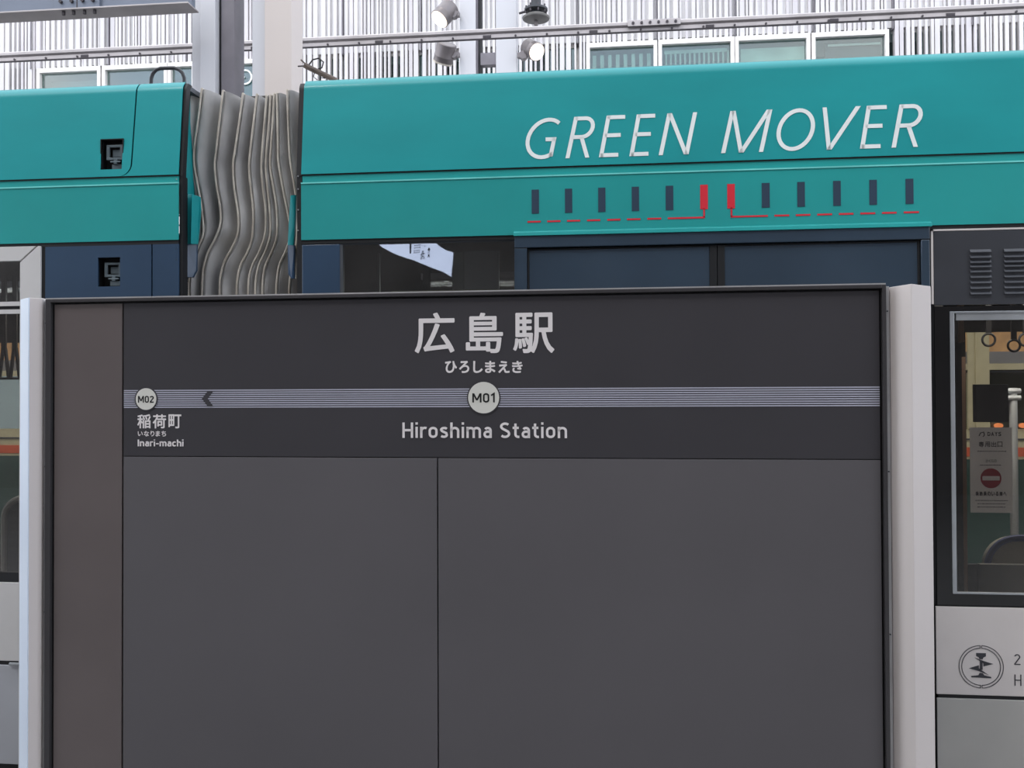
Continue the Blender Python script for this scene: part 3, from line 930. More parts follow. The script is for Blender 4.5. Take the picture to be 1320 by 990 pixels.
# --- bellows
ridges = [
    [(96, 128), (98, 220), (104, 360), (112, 430), (118, 520), (126, 600), (128, 690), (118, 745), (106, 800), (96, 870), (92, 935)],
    [(150, 133), (140, 220), (121, 360), (121, 430), (137, 520), (150, 600), (156, 690), (136, 745), (115, 800), (100, 870), (98, 935)],
    [(232, 140), (222, 230), (206, 370), (200, 430), (207, 510), (221, 590), (222, 655), (203, 710), (172, 770), (154, 840), (150, 935)],
    [(309, 152), (298, 240), (279, 370), (271, 430), (276, 520), (290, 610), (290, 690), (267, 748), (238, 800), (221, 865), (219, 935)],
    [(363, 155), (352, 250), (338, 370), (333, 440), (340, 520), (349, 610), (345, 710), (325, 768), (300, 815), (287, 875), (285, 935)],
    [(401, 160), (394, 250), (384, 370), (381, 440), (387, 520), (397, 600), (396, 690), (374, 760), (346, 815), (332, 870), (330, 935)],
    [(416, 158), (411, 250), (401, 370), (398, 440), (405, 520), (413, 600), (416, 690), (398, 757), (371, 815), (359, 875), (357, 935)],
    [(430, 153), (425, 250), (417, 370), (415, 440), (428, 520), (440, 600), (441, 700), (421, 762), (395, 820), (386, 880), (385, 935)],
    [(440, 150), (443, 250), (445, 370), (447, 420), (464, 520), (482, 610), (494, 690), (476, 757), (450, 815), (440, 880), (438, 935)],
    [(481, 138), (484, 250), (489, 370), (495, 430), (510, 520), (518, 600), (520, 690), (512, 757), (500, 815), (490, 880), (488, 935)],
    [(527, 125), (526, 250), (524, 370), (524, 430), (524, 520), (526, 600), (526, 690), (526, 757), (524, 815), (522, 880), (520, 935)],
]
def resample(line, n=33):
    pts = [Vector(p) for p in line]
    out = []
    for i in range(n):
        t = i / (n - 1) * (len(pts) - 1)
        j = min(int(t), len(pts) - 2); u = t - j
        p0, p1, p2, p3 = pts[max(0, j - 1)], pts[j], pts[j + 1], pts[min(len(pts) - 1, j + 2)]
        out.append(.5 * ((2 * p1) + (p2 - p0) * u + (2 * p0 - 5 * p1 + 4 * p2 - p3) * u * u + (3 * p1 - p0 - 3 * p2 + p3) * u ** 3))
    return out
RO, VO = .10, .25
rid3 = []
for r in ridges:
    rs = resample(r)
    rid3.append([Vector(P(p.x, p.y, RO)) for p in rs])
for i in range(len(rid3)):     # carry every fold on below the picture's sill, straight down
    last = rid3[i][-1]
    for dz in (.3, .7, 1.1): rid3[i].append(last + Vector((0, 0, -dz)))
NR = len(rid3[0])
BW = 2.0
for i in range(len(rid3) - 1):
    A, B = rid3[i], rid3[i + 1]
    vs, fs = [], []
    ncol = 7
    for k in range(NR):
        a, b = A[k], B[k]
        w = b.x - a.x
        q1 = a + (b - a) * .88
        pinch = math.exp(-((k - 22.6) / 1.7) ** 2)
        vy = VO + .15 * pinch + .012 * math.sin(k * .7 + i * 2.1)
        d0 = RO + .006
        vy = d0 + (vy - RO) * min(1, .35 + w / .10)
        for c in range(ncol - 1):
            t = c / (ncol - 2)
            p = a + (q1 - a) * t
            y = d0 + (vy - d0) * (t ** 2.6)
            bulge = .012 * math.sin(PI * t) * math.sin(k * .45 + i)
            vs.append((p.x, y - abs(bulge), p.z - (.004 * t)))
        vs.append((b.x, d0, b.z))
    for k in range(NR - 1):
        for c in range(ncol - 1):
            v = k * ncol + c
            fs.append((v, v + ncol, v + ncol + 1, v + 1))
    # roof side of the fold
    n = len(vs)
    for c in range(ncol):
        x, y, z = vs[c]
        vs.append((x, y + BW, z - .01))
    for c in range(ncol - 1): fs.append((c, c + 1, n + c + 1, n + c))
    f = MB().add(vs, fs).build('bellows_fold', 'fold', T, smooth=True)
    so_ = f.modifiers.new('thickness', 'SOLIDIFY'); so_.thickness = .003; so_.offset = -1
    if i > 0:
        tb = MB().tube([p for p in A], .0042, 8)
        tb.tube([A[0], A[0] + Vector((0, BW, -.01))], .0042, 6)
        tb.build('piping', 'piping', f, smooth=True)
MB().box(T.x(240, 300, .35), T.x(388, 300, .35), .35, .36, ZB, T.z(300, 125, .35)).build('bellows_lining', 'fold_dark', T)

# roof hoop and rod
P2 = lambda px, py, off: T.p(px, py, off)
hoop = [P2(194.7, 109, .3), P2(195, 101, .3), P2(197, 95, .3), P2(201, 90.5, .3), P2(207, 88, .3), P2(225, 87.6, .3), P2(231, 90, .3), P2(235, 94, .3), P2(237.3, 100, .3), P2(238, 110, .3)]
MB().tube(hoop, .0075, 10).build('roof_hoop', 'dark_metal', T, smooth=True, label='dark bent tube hoop on the left car roof')
rod = MB()
rod.tube([P2(393, 84, .3), P2(400, 88, .3), P2(433, 103.5, .3), P2(437, 112, .3)], [.012, .011, .011, .011], 10)
rod.tube([P2(388, 77, .3), P2(395, 84, .3)], .0035, 6)
ro = rod.build('roof_rod', 'brown_rod', T, smooth=True, label='brown rod slanting up at the end of the right car roof')
wr = MB()
wr.tube([P2(398, 84, .3), P2(403, 77, .3), P2(411, 75, .3), P2(417, 80, .3), P2(415, 87, .3), P2(406, 91, .3)], .003, 6)
wr.tube([P2(384, 85.5, .3), P2(392, 85, .3)], .003, 6)
wr.tube([P2(406, 92, .3), P2(404, 99, .3), P2(409, 103, .3)], .002, 6)
wr.tube([P2(411, 94, .3), P2(414, 100, .3), P2(419, 101, .3)], .002, 6)
wr.build('wire_loop', 'wire', ro, smooth=True)
# wheels under the skirts
for wx in (-2.6, -1.9, 1.0, 1.7):
    for wy in (.45, 1.89):
        MB().add([], []).tube([(wx, wy - .05, .34), (wx, wy + .05, .34)], .30, 24).build('wheel', 'steel', T)
MB().box(XL, XR, .25, 2.1, .16, .22).build('underframe', 'interior', T)

# interior: floor, ceiling, far wall with window openings, end walls
ZC = zfR + .02
MB().box(XL, xL1 - .01, .035, 2.36, .50, .54).build('interior_floor', 'interior', T)
MB().box(xR0 + .01, XR, .035, 2.36, .50, .54).build('interior_floor', 'interior', T)
MB().box(XL, xL1 - .01, .06, 2.36, ZC, ZC + .03).build('interior_ceiling', 'interior', T)
MB().box(xR0 + .01, XR, .06, 2.36, ZC, ZC + .03).build('interior_ceiling', 'interior', T)
FO = 2.34
zo1 = T.z(1290, 427.5, FO); zo0 = zo1 - 1.35
fwm = MB()
fwm.box(XL - .6, XR, FO, FO + .04, zo1, ZC).box(XL - .6, XR, FO, FO + .04, ZB, zo0)
xo = T.x(1244.5, 440, FO)
fwm.box(T.x(70, 440, FO), xo, FO, FO + .04, zo0, zo1)
fwm.build('far_wall', 'interior', T)
MB().box(XR - .02, XR, .03, FO, ZB, ZC).build('end_wall', 'interior', T)
MB().box(XL - .6, XL - .58, .03, FO, ZB, ZC).build('end_wall', 'interior', T)
MB().box(T.x(1206, 440, .12), T.x(1207, 440, .12) + .01, .04, FO, ZB, ZC).build('partition', 'black', T)
MB().box(T.x(1238, 440, .9), T.x(1243, 440, .9), .9, .93, T.z(1240, 441, .9), ZC).build('interior_post', 'inner_brown', T)
MB().box(T.x(1232, 500, .8), T.x(1240, 500, .8), .8, .83, .54, T.z(1240, 443, .8)).build('interior_post', 'seat_dark', T)
MB().box(T.x(1239, 520, 1.2), T.x(1245, 500, 1.2), 1.2, 1.23, .54, T.z(1240, 460, 1.2)).build('interior_post', 'inner_brown', T)
# pale interior panel and posts seen through the window beside the doors
MB().box(T.x(597, 350, .35), T.x(643, 350, .35), .35, .37, T.z(600, 480, .35), T.z(600, 324, .35)).build('interior_panel', 'facade', T)
MB().box(xL1, xR0 + .02, .37, 2.3, ZC, ZC + .02).build('interior_ceiling', 'interior', T)
MB().box(T.x(583, 350, .25), T.x(597, 350, .25), .25, .28, T.z(600, 480, .25), T.z(600, 325, .25)).build('interior_post', 'disc', T)
MB().box(T.x(486, 350, .12), T.x(489.5, 350, .12), .12, .13, .54, T.z(488, 326, .12)).build('grab_pole', 'dark_metal', T)
MB().box(T.x(545, 350, .2), T.x(554, 350, .2), .2, .22, .54, T.z(488, 340, .2)).build('interior_post', 'seat_dark', T)
MB().box(T.x(505, 375, .1), T.x(643, 375, .1), .1, .12, T.z(600, 378.5, .1), T.z(600, 373.5, .1)).build('window_ledge', 'cream', T)
for lx_ in (-.6, .7, 1.8, -3.0):  # ceiling lamps added to brighten the dark interior
    MB().box(lx_ - .35, lx_ + .35, 1.1, 1.3, ZC - .03, ZC - .001).build('added_ceiling_lamp', 'lamp_lens', T)
    ld = bpy.data.lights.new('lamp', 'AREA'); ld.shape = 'RECTANGLE'; ld.size = .7; ld.size_y = .2; ld.energy = 10; ld.color = (1, .95, .86)  # light of the added ceiling lamps
    lo = bpy.data.objects.new('lamp_light', ld); C.objects.link(lo); lo.parent = T.o; lo.location = (lx_, 1.2, ZC - .04)
# grab pole and hand straps
px_, py_, pz_ = T.p(1306, 520, 1.5)
gp = MB().tube([(px_, 1.5, .54), (px_, 1.5, T.z(1306, 500, 1.5))], .019, 12).build('grab_pole', 'chrome', T, smooth=True)
cl = MB()
for v in (504, 513):
    zz_ = T.z(1306, v, 1.48)
    cl.tube([(px_ - .03, 1.49, zz_), (px_ + .03, 1.49, zz_)], .013, 10)
    cl.tube([(px_ - .05, 1.49, zz_ - .012), (px_ - .05, 1.49, zz_ + .012)], .02, 10)
cl.build('clamp', 'chrome', gp, smooth=True)
def strap(px, py, r, off):
    x, z = T.hit(px, py, off)
    k = (T.x(px + 1, py, off) - x)
    ring = MB().tube([(x + r * k * math.cos(2 * PI * i / 24), off, z + r * k * math.sin(2 * PI * i / 24)) for i in range(24)], .0055, 8, closed=True)
    ro_ = ring.build('hand_strap', 'rubber', T, smooth=True)
    MB().box(x - .012, x + .012, off - .004, off + .004, z + r * k - .004, ZC).build('strap_band', 'black', ro_)
strap(1274.5, 438, 8.3, 1.25)
strap(1307, 445.5, 7.8, 1.15)
strap(1322, 438, 8.3, 1.3)
# two plain triangular straps in the left window
for px in (4, 18):
    x, z = T.hit(px, 488, .9)
    k = T.x(px + 1, 488, .9) - x
    hs = MB().ribbon([(x - 6 * k, z), (x + 6 * k, z), (x + 1.5 * k, z + 36 * k), (x - 1.5 * k, z + 36 * k), (x - 6 * k, z)], 2.6 * k, .9, .915).build('hand_strap', 'seat_dark', T)
    MB().box(x - .012, x + .012, .9, .91, z + 34 * k, ZC).build('strap_band', 'black', hs)
# seats
def seat(px0, px1, pyt, pyb, off, m1, m2, label):
    x0, x1 = T.x(px0, 700, off), T.x(px1, 700, off)
    zt, zb1 = T.z(px0, pyt, off), T.z(px0, pyb, off)
    r = min(.12, (x1 - x0) * .45)
    pts = [(x0, zb1)] + [(x0 + r - r * math.cos(a), zt - r + r * math.sin(a)) for a in [PI / 2 * i / 8 for i in range(9)]] + [(x1 - r + r * math.sin(a), zt - r + r * math.cos(a)) for a in [PI / 2 * i / 8 for i in range(9)]] + [(x1, zb1)]
    b = MB().prism(pts, off, off + .06).build('seat_back', m1, T, .004, label=label)
    MB().tube([(x, off - .004, z) for x, z in pts], .014, 8).build('seat_trim', m2, b, smooth=True)
    MB().box(x0, x1, off - .38, off + .05, zb1 - .09, zb1 + .01).build('cushion', m1, b, .02)
    MB().box((x0 + x1) / 2 - .04, (x0 + x1) / 2 + .04, off - .2, off - .1, .54, zb1 - .09).build('pedestal', 'dark_metal', b)
seat(1272, 1400, 693, 762, .75, 'seat_cloth', 'seat_trim', 'pale rounded seat back with blue trim')
seat(6, 60, 642, 742, .6, 'seat_dark', 'seat_white', 'dark seat back with a pale shell')
MB().box(T.x(1262, 600, .6), T.x(1330, 600, .6), .6, .63, .54, T.z(1290, 728, .6)).build('seat_base', 'interior_grey', T)

# black reader box inside the right window
MB().box(T.x(1255, 520, .06), T.x(1297, 520, .06), .04, .07, T.z(1275, 544, .06), T.z(1275, 495.5, .06)).build('reader_box', 'black', T, .002, label='black box fixed inside the right-hand window')

# notice sheet taped inside the window
N = Frame('notice_sheet', 'grey exit notice with a red no-entry disc, taped inside the right-hand tram window', 'notice', (T.x(1277, 600, .02), DT + .02, -.3 + T.z(1277, 661, .02)))
N.o['group'] = ''
del N.o['group']
nx_0, nx_1 = N.x(1250.5, 600), N.x(1305, 600)
nz0, nz1 = N.z(1277, 661), N.z(1277, 551)
MB().box(nx_0, nx_1, 0, .001, nz0, nz1).build('sheet', 'paper', N)
nd = MB()
cxn, czn = N.hit(1277.3, 616.5)
kn = N.x(1278.3, 616) - cxn
nd = MB().disc(cxn, czn, 13.4 * kn, -.001, -.0002).build('no_entry_disc', 'sign_red', N)
MB().box(cxn - 11 * kn, cxn + 11 * kn, -.0016, -.001, czn - 2.9 * kn, czn + 2.9 * kn).build('bar', 'paper', nd)
nt_ = MB()
def ntext(s, a, b, ya, yb, bold=.0004):
    n = len(s)
    for i, ch in enumerate(s):
        if ch == ' ': continue
        w_ = (b - a) / n
        font_text(nt_, ch, N.x(a + i * w_ + .06 * w_, ya), N.x(a + (i + 1) * w_ - .1 * w_, ya), N.z(1277, yb), N.z(1277, ya), -.0006, bold)
ntext('DAYS', 1272.5, 1291, 556.8, 562, .0006)
ntext('専用出口', 1261, 1293, 569.3, 576.2, .0004)
ntext('さくらの', 1270, 1285, 592.2, 596, .0002)
ntext('乗務員のいる扉へ', 1257, 1298, 633.6, 639.2, .0005)
for (a, b, y) in ((1260, 1297, 581.8), (1263, 1291, 599.6), (1257.5, 1299, 645.2), (1260, 1296, 649.4), (1260, 1296, 653.6)):
    x = a
    while x < b:
        w_ = random.uniform(1.2, 4)
        nt_.box(N.x(x, y), N.x(min(b, x + w_), y), -.0006, -.0002, N.z(1277, y + .5), N.z(1277, y - .5))
        x += w_ + random.uniform(.6, 1.2)
nt_.ribbon([N.hit(1262, 562), N.hit(1264, 558), N.hit(1268, 557), N.hit(1269, 561), N.hit(1267, 563)], .003, -.0006, -.0002)
nt_.build('lettering', 'ink', N)

# ------------------------------------------------------------------ older tram on the next track, seen through the windows
OY = DT + 4.3
O = Frame('tram', 'older cream and dark green tram with an orange stripe, glimpsed through the windows', 'tram', (.4, OY, -.3))
ox0, ox1 = -7.2, 5.0
oz = lambda v: O.z(1310, v)
z_or1, z_or0 = oz(576.8), oz(588.5)
z_b1, z_b0 = oz(553), oz(592.5)
MB().box(ox0, ox1, 0, .05, .25, z_b0).build('side_panel', 'old_green', O, label='dark green lower side')
MB().box(ox0, ox1, 0, .05, z_b0 + .002, z_b1).build('side_panel', 'cream', O, label='cream band under the windows')
MB().box(ox0, ox1, -.006, .0, z_or0, z_or1).build('stripe', 'orange', O, label='orange stripe along the cream band')
MB().box(ox0, ox1, -.012, .0, oz(567), oz(565.3)).build('moulding', 'dark_metal', O)
zt0, zt1 = oz(468.5), oz(453)   # transom band
ztop_ = oz(405)
MB().box(ox0, ox1, 0, .05, zt0, zt1).build('side_panel', 'interior_grey', O, label='grey rail between window and transom')
MB().box(ox0, ox1, -.01, .0, oz(476.5), zt0).build('moulding', 'cream', O)
MB().box(ox0, ox1, 0, .05, ztop_, ztop_ + .35).build('side_panel', 'cream', O)
MB().box(ox0, ox1, 0, 2.3, ztop_ + .35, ztop_ + .42).build('roof', 'dark_metal', O)
MB().box(O.x(60, 500, .4), ox1, .4, .42, .5, ztop_ + .3).build('interior_backdrop', 'inner_brown', O)
MB().box(ox0, ox1, .1, 2.2, .16, .5).build('underframe', 'interior', O)
for wx in (-4.5, -3, 2, 3.5):
    MB().tube([(wx, .45, .34), (wx, .5, .34)], .30, 24).build('wheel', 'steel', O)
pw = O.x(1275, 500) - O.x(1247, 500)
xpil = O.x(1247, 500)
bay = .98
k = math.ceil((ox0 - xpil) / bay)
while xpil + k * bay < ox1 - .2:
    x = xpil + k * bay
    pl = MB().box(x, x + pw, -.012, .05, z_b1, ztop_)
    pl.box(x + pw * .35, x + pw * .42, -.02, -.012, z_b1, ztop_)
    pl.build('pillar', 'cream', O)
    fr_ = MB()
    for zz_a, zz_b in ((z_b1, zt0), (zt1, ztop_)):
        pass
    MB().box(x + pw, x + bay, .02, .024, z_b1, zt0).build('window_pane', 'glass_far', O)
    MB().box(x + pw, x + bay, .02, .03, zt1, ztop_).build('transom_light', 'amber', O, label='warm amber light in the transom')  # warm light in the transom windows, put into an amber colour
    MB().box(x + pw, x + bay, .0, .02, oz(480), oz(478)).build('window_frame', 'rubber', O)
    MB().box(x + pw + .28, x + pw + .30, .01, .03, zt1, ztop_).build('transom_bar', 'cream', O)
    k += 1
for px_a in (1286, 1318):
    MB().disc(*O.hit(px_a, 548.5), .035, -.02, -.012, seg=16, rz=.02).build('lamp_reflection', 'orange_reflection', O, label='small lamp reflection, modelled as a glowing orange oval')  # lamp reflections in the window, made as glowing discs
MB().box(O.x(1303, 500, .5), O.x(1320, 500, .5), .5, .52, oz(545), oz(482)).build('interior_panel', 'room', O)

# ------------------------------------------------------------------ building behind: finned white facade
FY = 18.0
B = Frame('building', 'large building behind the tracks with white finned facade and ribbon windows', 'building', (-3, FY, -.3))
zt_f = B.z(900, -200)
zfin = B.z(950, 46.5)          # lower edge of the short fins = window head
zlo = zfin - 1.7
bx0, bx1 = B.x(-260, 50), B.x(1560, 50)
joints = [B.x(846 + 101.5 * i - (.6 * (i * i) * -.15), 30) for i in range(-11, 8)]
MB().box(bx0, bx1, .075, .5, zfin + .05, zt_f).build('facade_wall', 'facade', B)
MB().box(bx0, bx1, .16, .5, .0, zlo).build('facade_wall', 'facade', B)
MB().box(bx0, bx1, .0, .16, zlo - .12, zlo).build('sill_band', 'win_frame', B)
MB().box(bx0, bx1, 1.6, 1.7, zlo - .3, zfin + .3).build('room_backdrop', 'room_teal', B)
MB().box(bx0, bx1, .5, 1.6, zfin + .1, zfin + .2).build('room_ceiling', 'facade', B)
wpx = [(48, 128), (132.5, 214), (217, 250), (303, 335), (757, 846), (850, 945.5), (949, 1043.5), (1048, 1145)]
clear = [(B.x(a, 80), B.x(b, 80)) for a, b in ((45, 340), (755, 1146))]
def is_clear(x): return any(a <= x <= b for a, b in clear)
rnd = random.Random(3)
for i in range(len(joints) - 1):
    x0, x1 = joints[i], joints[i + 1]
    fins, fg = MB(), MB()
    x = x0 + .03
    while x < x1 - .05:
        w_ = rnd.choice((.035, .05, .05, .07, .09))
        low = zfin if is_clear(x + w_ / 2) else zlo
        dpt = rnd.choice((.0, .015, .03))
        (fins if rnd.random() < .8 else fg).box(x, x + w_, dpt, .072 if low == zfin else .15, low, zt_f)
        x += w_ + rnd.choice((.025, .035, .05, .07))
    pn = fins.build('fin_panel', 'fin', B, kind='stuff')
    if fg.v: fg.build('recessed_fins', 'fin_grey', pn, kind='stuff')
    MB().box(x1 - .008, x1 + .008, -.01, .155, zfin, zt_f).build('panel_joint', 'column_web', pn)
# windows
for i, (a, b) in enumerate(wpx):
    x0, x1 = B.x(a, 80), B.x(b, 80)
    f = MB()
    t_ = .05
    f.box(x0 - .02, x0 + t_, .0, .16, zlo, zfin).box(x1 - t_, x1 + .02, .0, .16, zlo, zfin)
    f.box(x0 + t_, x1 - t_, .0, .16, zfin - .09, zfin).box(x0 + t_, x1 - t_, .0, .16, zlo, zlo + .08)
    fo = f.build('window', 'win_frame', B, label='wide white-framed upper floor window')
    MB().box(x0 + t_, x1 - t_, .09, .10, zlo + .08, zfin - .09).build('pane', 'glass_far', fo)
    if i == 4:
        bl = MB()
        for q in range(9): bl.box(x0 + .1 + q * .15, x0 + .17 + q * .15, .14, .16, zlo, zfin - .2)
        bl.build('blind', 'blind', fo)
    if i == 5:
        bl = MB()
        for q in range(14): bl.box(x0 + .12 + q * .09, x0 + .155 + q * .09, .14, .16, zlo, zfin - .22)
        bl.box(x0 + .1, x1 - .1, .13, .16, zfin - .24, zfin - .17)
        bl.build('blind', 'blind', fo)
    if i == 6: MB().box(x0 + .1, x1 - .06, .14, .16, zlo, zfin - .2).build('blind', 'blind', fo, label='drawn white blind')
    if i == 7:
        MB().box(x0 + .25, x1 - .1, .14, .18, zlo, zfin - .16).build('blind', 'column_web', fo, label='grey shade behind the pane')
        MB().box(x0 + .3, x1 - .1, .11, .13, zfin - .24, zfin - .20).build('bar', 'win_frame', fo)
    if i == 0: MB().box(x0 + .05, x1 - .08, .4, .43, zlo, zfin - .15).build('room_wall', 'facade', fo)
    if i == 3:
        mb = MB()
        xa, za = B.x(309, 100, .05), B.z(317, 108, .05)
        k = B.x(310, 100, .05) - xa
        mb.ribbon([(xa, za)] + [(xa, za + 17 * k)] + arc(xa + 7 * k, za + 8.5 * k, 8 * k, 8.5 * k, 90, -90, 12) + [(xa, za)], 2 * k, .05, .07)
        mb.ribbon([(xa - 4 * k, za + 8.5 * k), (xa + 6 * k, za + 8.5 * k)], 2 * k, .05, .07)
        mb.build('lettering', 'letter_white', fo, label='white outlined capital D on the glass')
# windows behind the long fins on the right and centre
for a, b in ((1150, 1250), (1254, 1350), (650, 748), (560, 648), (462, 556), (370, 460)):
    x0, x1 = B.x(a, 70, .16), B.x(b, 70, .16)
    fo = MB().box(x0, x1, .16, .2, zlo, zlo + .08).box(x0, x1, .16, .2, zfin - .02, zfin + .05).box(x1 - .08, x1, .16, .2, zlo, zfin).build('window', 'win_frame', B, label='upper floor window screened by long fins')
    MB().box(x0, x1 - .08, .2, .21, zlo + .08, zfin).build('pane', 'glass_far', fo)
    MB().box(x0, x0 + (x1 - x0) * .5, .7, .72, zlo, zfin).build('blind', 'room', fo)

# ------------------------------------------------------------------ steel columns
def column_pair(Y, pieces, ptop, label, tie=None, group=None):
    K = Frame('steel_column', label, 'column', (0, Y, -.3))
    # pieces: (x0, x1, y0, y1, mat, name)
    xs_ = [K.x(p[0], 60) for p in pieces] + [K.x(p[1], 60) for p in pieces]
    xc = (min(xs_) + max(xs_)) / 2
    zt_c = K.z(500, ptop)
    for a, b, ya, yb, m, nm in pieces:
        MB().box(K.x(a, 60), K.x(b, 60), ya, yb, 0, zt_c).build(nm, m, K, .004)
    if tie:
        a, b, v0, v1 = tie
        MB().box(K.x(a, 80), K.x(b, 80), .0, .12, K.z(400, v1), K.z(400, v0)).build('tie_plate', 'column_web', K)
    MB().box(min(xs_) - .05, max(xs_) + .05, -.05, .4, 0, .03).build('base_plate', 'column_web', K)
    return K
column_pair(7.0, [(249, 262.5, -.02, .02, 'column', 'flange'), (262.5, 281.5, -.06, .2, 'column', 'flange'), (281.5, 285, .02, .2, 'rubber', 'groove'), (285, 302, .0, .2, 'column_web', 'web')], -330,
            'tall white and grey steel column left of the bellows, dark slit down its side')
column_pair(7.0, [(325, 343.5, -.0, .2, 'column', 'flange'), (343.5, 378, -.04, .22, 'column_cream', 'flange')], -330,
            'tall cream-white steel column standing behind the middle of the bellows')
column_pair(12.4, [(593, 613.5, -.02, .2, 'column', 'flange'), (613.5, 616, .02, .2, 'column_web', 'groove'), (616, 619.5, .04, .2, 'rubber', 'groove')], -330,
            'white steel column carrying two spotlights on its left side', tie=(619.5, 639.5, 78.5, 93.5))
column_pair(12.4, [(639.5, 666, -.02, .2, 'column', 'flange')], -330, 'white steel column with a lit spotlight on its right side')

# ------------------------------------------------------------------ beams
Bm = Frame('steel_beam', 'long galvanised rail running across in front of the finned facade', 'beam', (0, 9.0, 4.3))
zz1, zz0 = Bm.z(820, 27.5), Bm.z(820, 42.5)
hb = zz1 - zz0
bm0, bm1 = Bm.x(-120, 60), Bm.x(1900, 0)
b_ = MB().xprism([(.0, zz0 + hb * .45), (-.03, zz0 + hb * .6), (-.03, zz0 + hb * .85), (.0, zz1), (.06, zz1), (.09, zz0 + hb * .7), (.06, zz0 + hb * .45)], bm0, bm1)
bo = b_.build('rail', 'beam', Bm, .003)
MB().box(bm0, bm1, -.012, .0, zz0 + .008, zz0 + hb * .45).build('flange', 'beam', Bm, .001)
MB().box(bm0, bm1, -.03, .0, zz0, zz0 + .008).build('lip', 'bolt', Bm)
bl = None
for i in range(34):
    px = 20 + i * 40.3
    x = Bm.x(px, 50)
    if bl is None:
        bl = MB().disc(0, 0, .0105, -.022, -.012, seg=8).build('bolt', 'bolt', Bm, loc=(x, 0, zz0 + hb * .22))
    else: piece(bl, Bm, (x, 0, zz0 + hb * .22))
sp = MB().box(Bm.x(809, 27), Bm.x(877, 27), -.05, -.03, zz0 + hb * .42, zz1 - hb * .05).build('splice_plate', 'beam', Bm, .003, label='bolted splice plate')
for i in range(6):
    piece(bl, sp, (Bm.x(816 + i * 10.9, 28), -.038, zz0 + hb * .68)).scale = (1.3, 1, 1.3)
for px in (110, 329, 489, 628, 765, 915, 1075, 1225):
    x = Bm.x(px, 50)
    MB().box(x - .04, x + .04, -.02, -.011, zz0 + hb * .12, zz0 + hb * .36).build('joint_clip', 'bolt', Bm, .002)

Bb = Frame('steel_beam', 'blue-grey bolted beam end in the top left corner of the view', 'beam', (-2.6, 6.6, 3.4))
zb1, zb0 = Bb.z(120, -30), Bb.z(120, 13)
xb0, xb1 = Bb.x(-120, 5), Bb.x(247, 5)
MB().box(xb0, xb1, -.06, .12, zb0 - .012, zb0).build('flange', 'beam', Bb, .002)
MB().box(xb0, xb1, .0, .06, zb0, zb1).build('web', 'beam_blue', Bb)
spl = MB().box(Bb.x(72, 5), Bb.x(130, 5), -.02, .0, zb0 + .01, zb1 - .01).build('splice_plate', 'beam_blue', Bb, .002)
MB().box(Bb.x(100.5, 5), Bb.x(102, 5), -.021, -.019, zb0, zb1).build('gap', 'bolt', spl)
b1 = None
for px in (81, 95, 109, 122):
    for (zz_, yy_, nm) in ((zb0 + .065, -.03, 'a'),):
        if b1 is None: b1 = MB().disc(0, 0, .013, -.008, .012, seg=8).build('bolt', 'bolt', spl, loc=(Bb.x(px, 5), yy_, zz_))
        else: piece(b1, spl, (Bb.x(px, 5), yy_, zz_))
b2 = None
for px in (85, 98, 112, 125):
    if b2 is None: b2 = MB().tube([(0, 0, 0), (0, 0, -.028)], .013, 8).build('bolt', 'bolt', spl, loc=(Bb.x(px, 14), -.03, zb0 - .012))
    else: piece(b2, spl, (Bb.x(px, 14), -.03, zb0 - .012))

# ------------------------------------------------------------------ spotlights on the column pair
def spot(px, py, ang, tilt_y, rpx, lpx, bracket, lit, label):
    """drum lamp: centre pixel, axis angle in the picture plane (deg, lens direction), length and radius in pixels"""
    G = Frame('spotlight', label, 'lamp', (0, 12.3, 0), group=None)
    x, z = G.hit(px, py)
    k = G.x(px + 1, py) - x
    G.o.location = (x, 12.3, z)
    d = Vector((math.cos(math.radians(ang)), -tilt_y, math.sin(math.radians(ang)))).normalized()
    L = lpx * k; r = rpx * k
    b = MB().tube([-d * L / 2, -d * L * .46, d * L * .15, d * L * .17, d * L * .2, d * L * .22, d * L / 2], [r * .9, r, r, r * 1.02, r * 1.02, r, r], 28).build('body', 'lamp_body', G, smooth=True)
    MB().tube([d * L * .49, d * (L * .53)], r * .93, 28).build('lens', 'lamp_glow' if lit else 'lamp_lens', G)
    MB().tube([d * L * .46, d * L * .54], r * 1.03, 28).build('rim', 'piping', G, smooth=True) if not lit else None
    bx, bz = (bracket[0] - px) * k, -(bracket[1] - py) * k
    br = MB().tube([(0, 0, 0), (bx * .75, .02, bz)], .035, 10)
    br.tube([(bx * .6, -.04, bz), (bx * .6, .06, bz)], .055, 12)
    br.box(min(bx * .6, bx), max(bx * .6, bx), -.03, .05, bz - .03, bz + .03)
    br.build('bracket', 'lamp_body', G)
    if lit:
        ld = bpy.data.lights.new('spot', 'SPOT'); ld.energy = 60; ld.spot_size = 1.2; ld.color = (1, .9, .8)
        lo = bpy.data.objects.new('lamp_light', ld); C.objects.link(lo); lo.parent = G.o
        lo.location = d * L * .7
        lo.rotation_euler = (-d).to_track_quat('Z', 'Y').to_euler()
    return G
spot(574, 17, -125, .45, 12.5, 25, (592, 19), True, 'upper of the two grey drum spotlights left of the column pair')
spot(573.5, 68, -112, -.55, 12.5, 24, (592, 71), False, 'lower of the two grey drum spotlights left of the column pair')
spot(686, 64, -42, .8, 11.5, 22, (667, 71), True, 'glowing drum spotlight under the rail, right of the column pair')
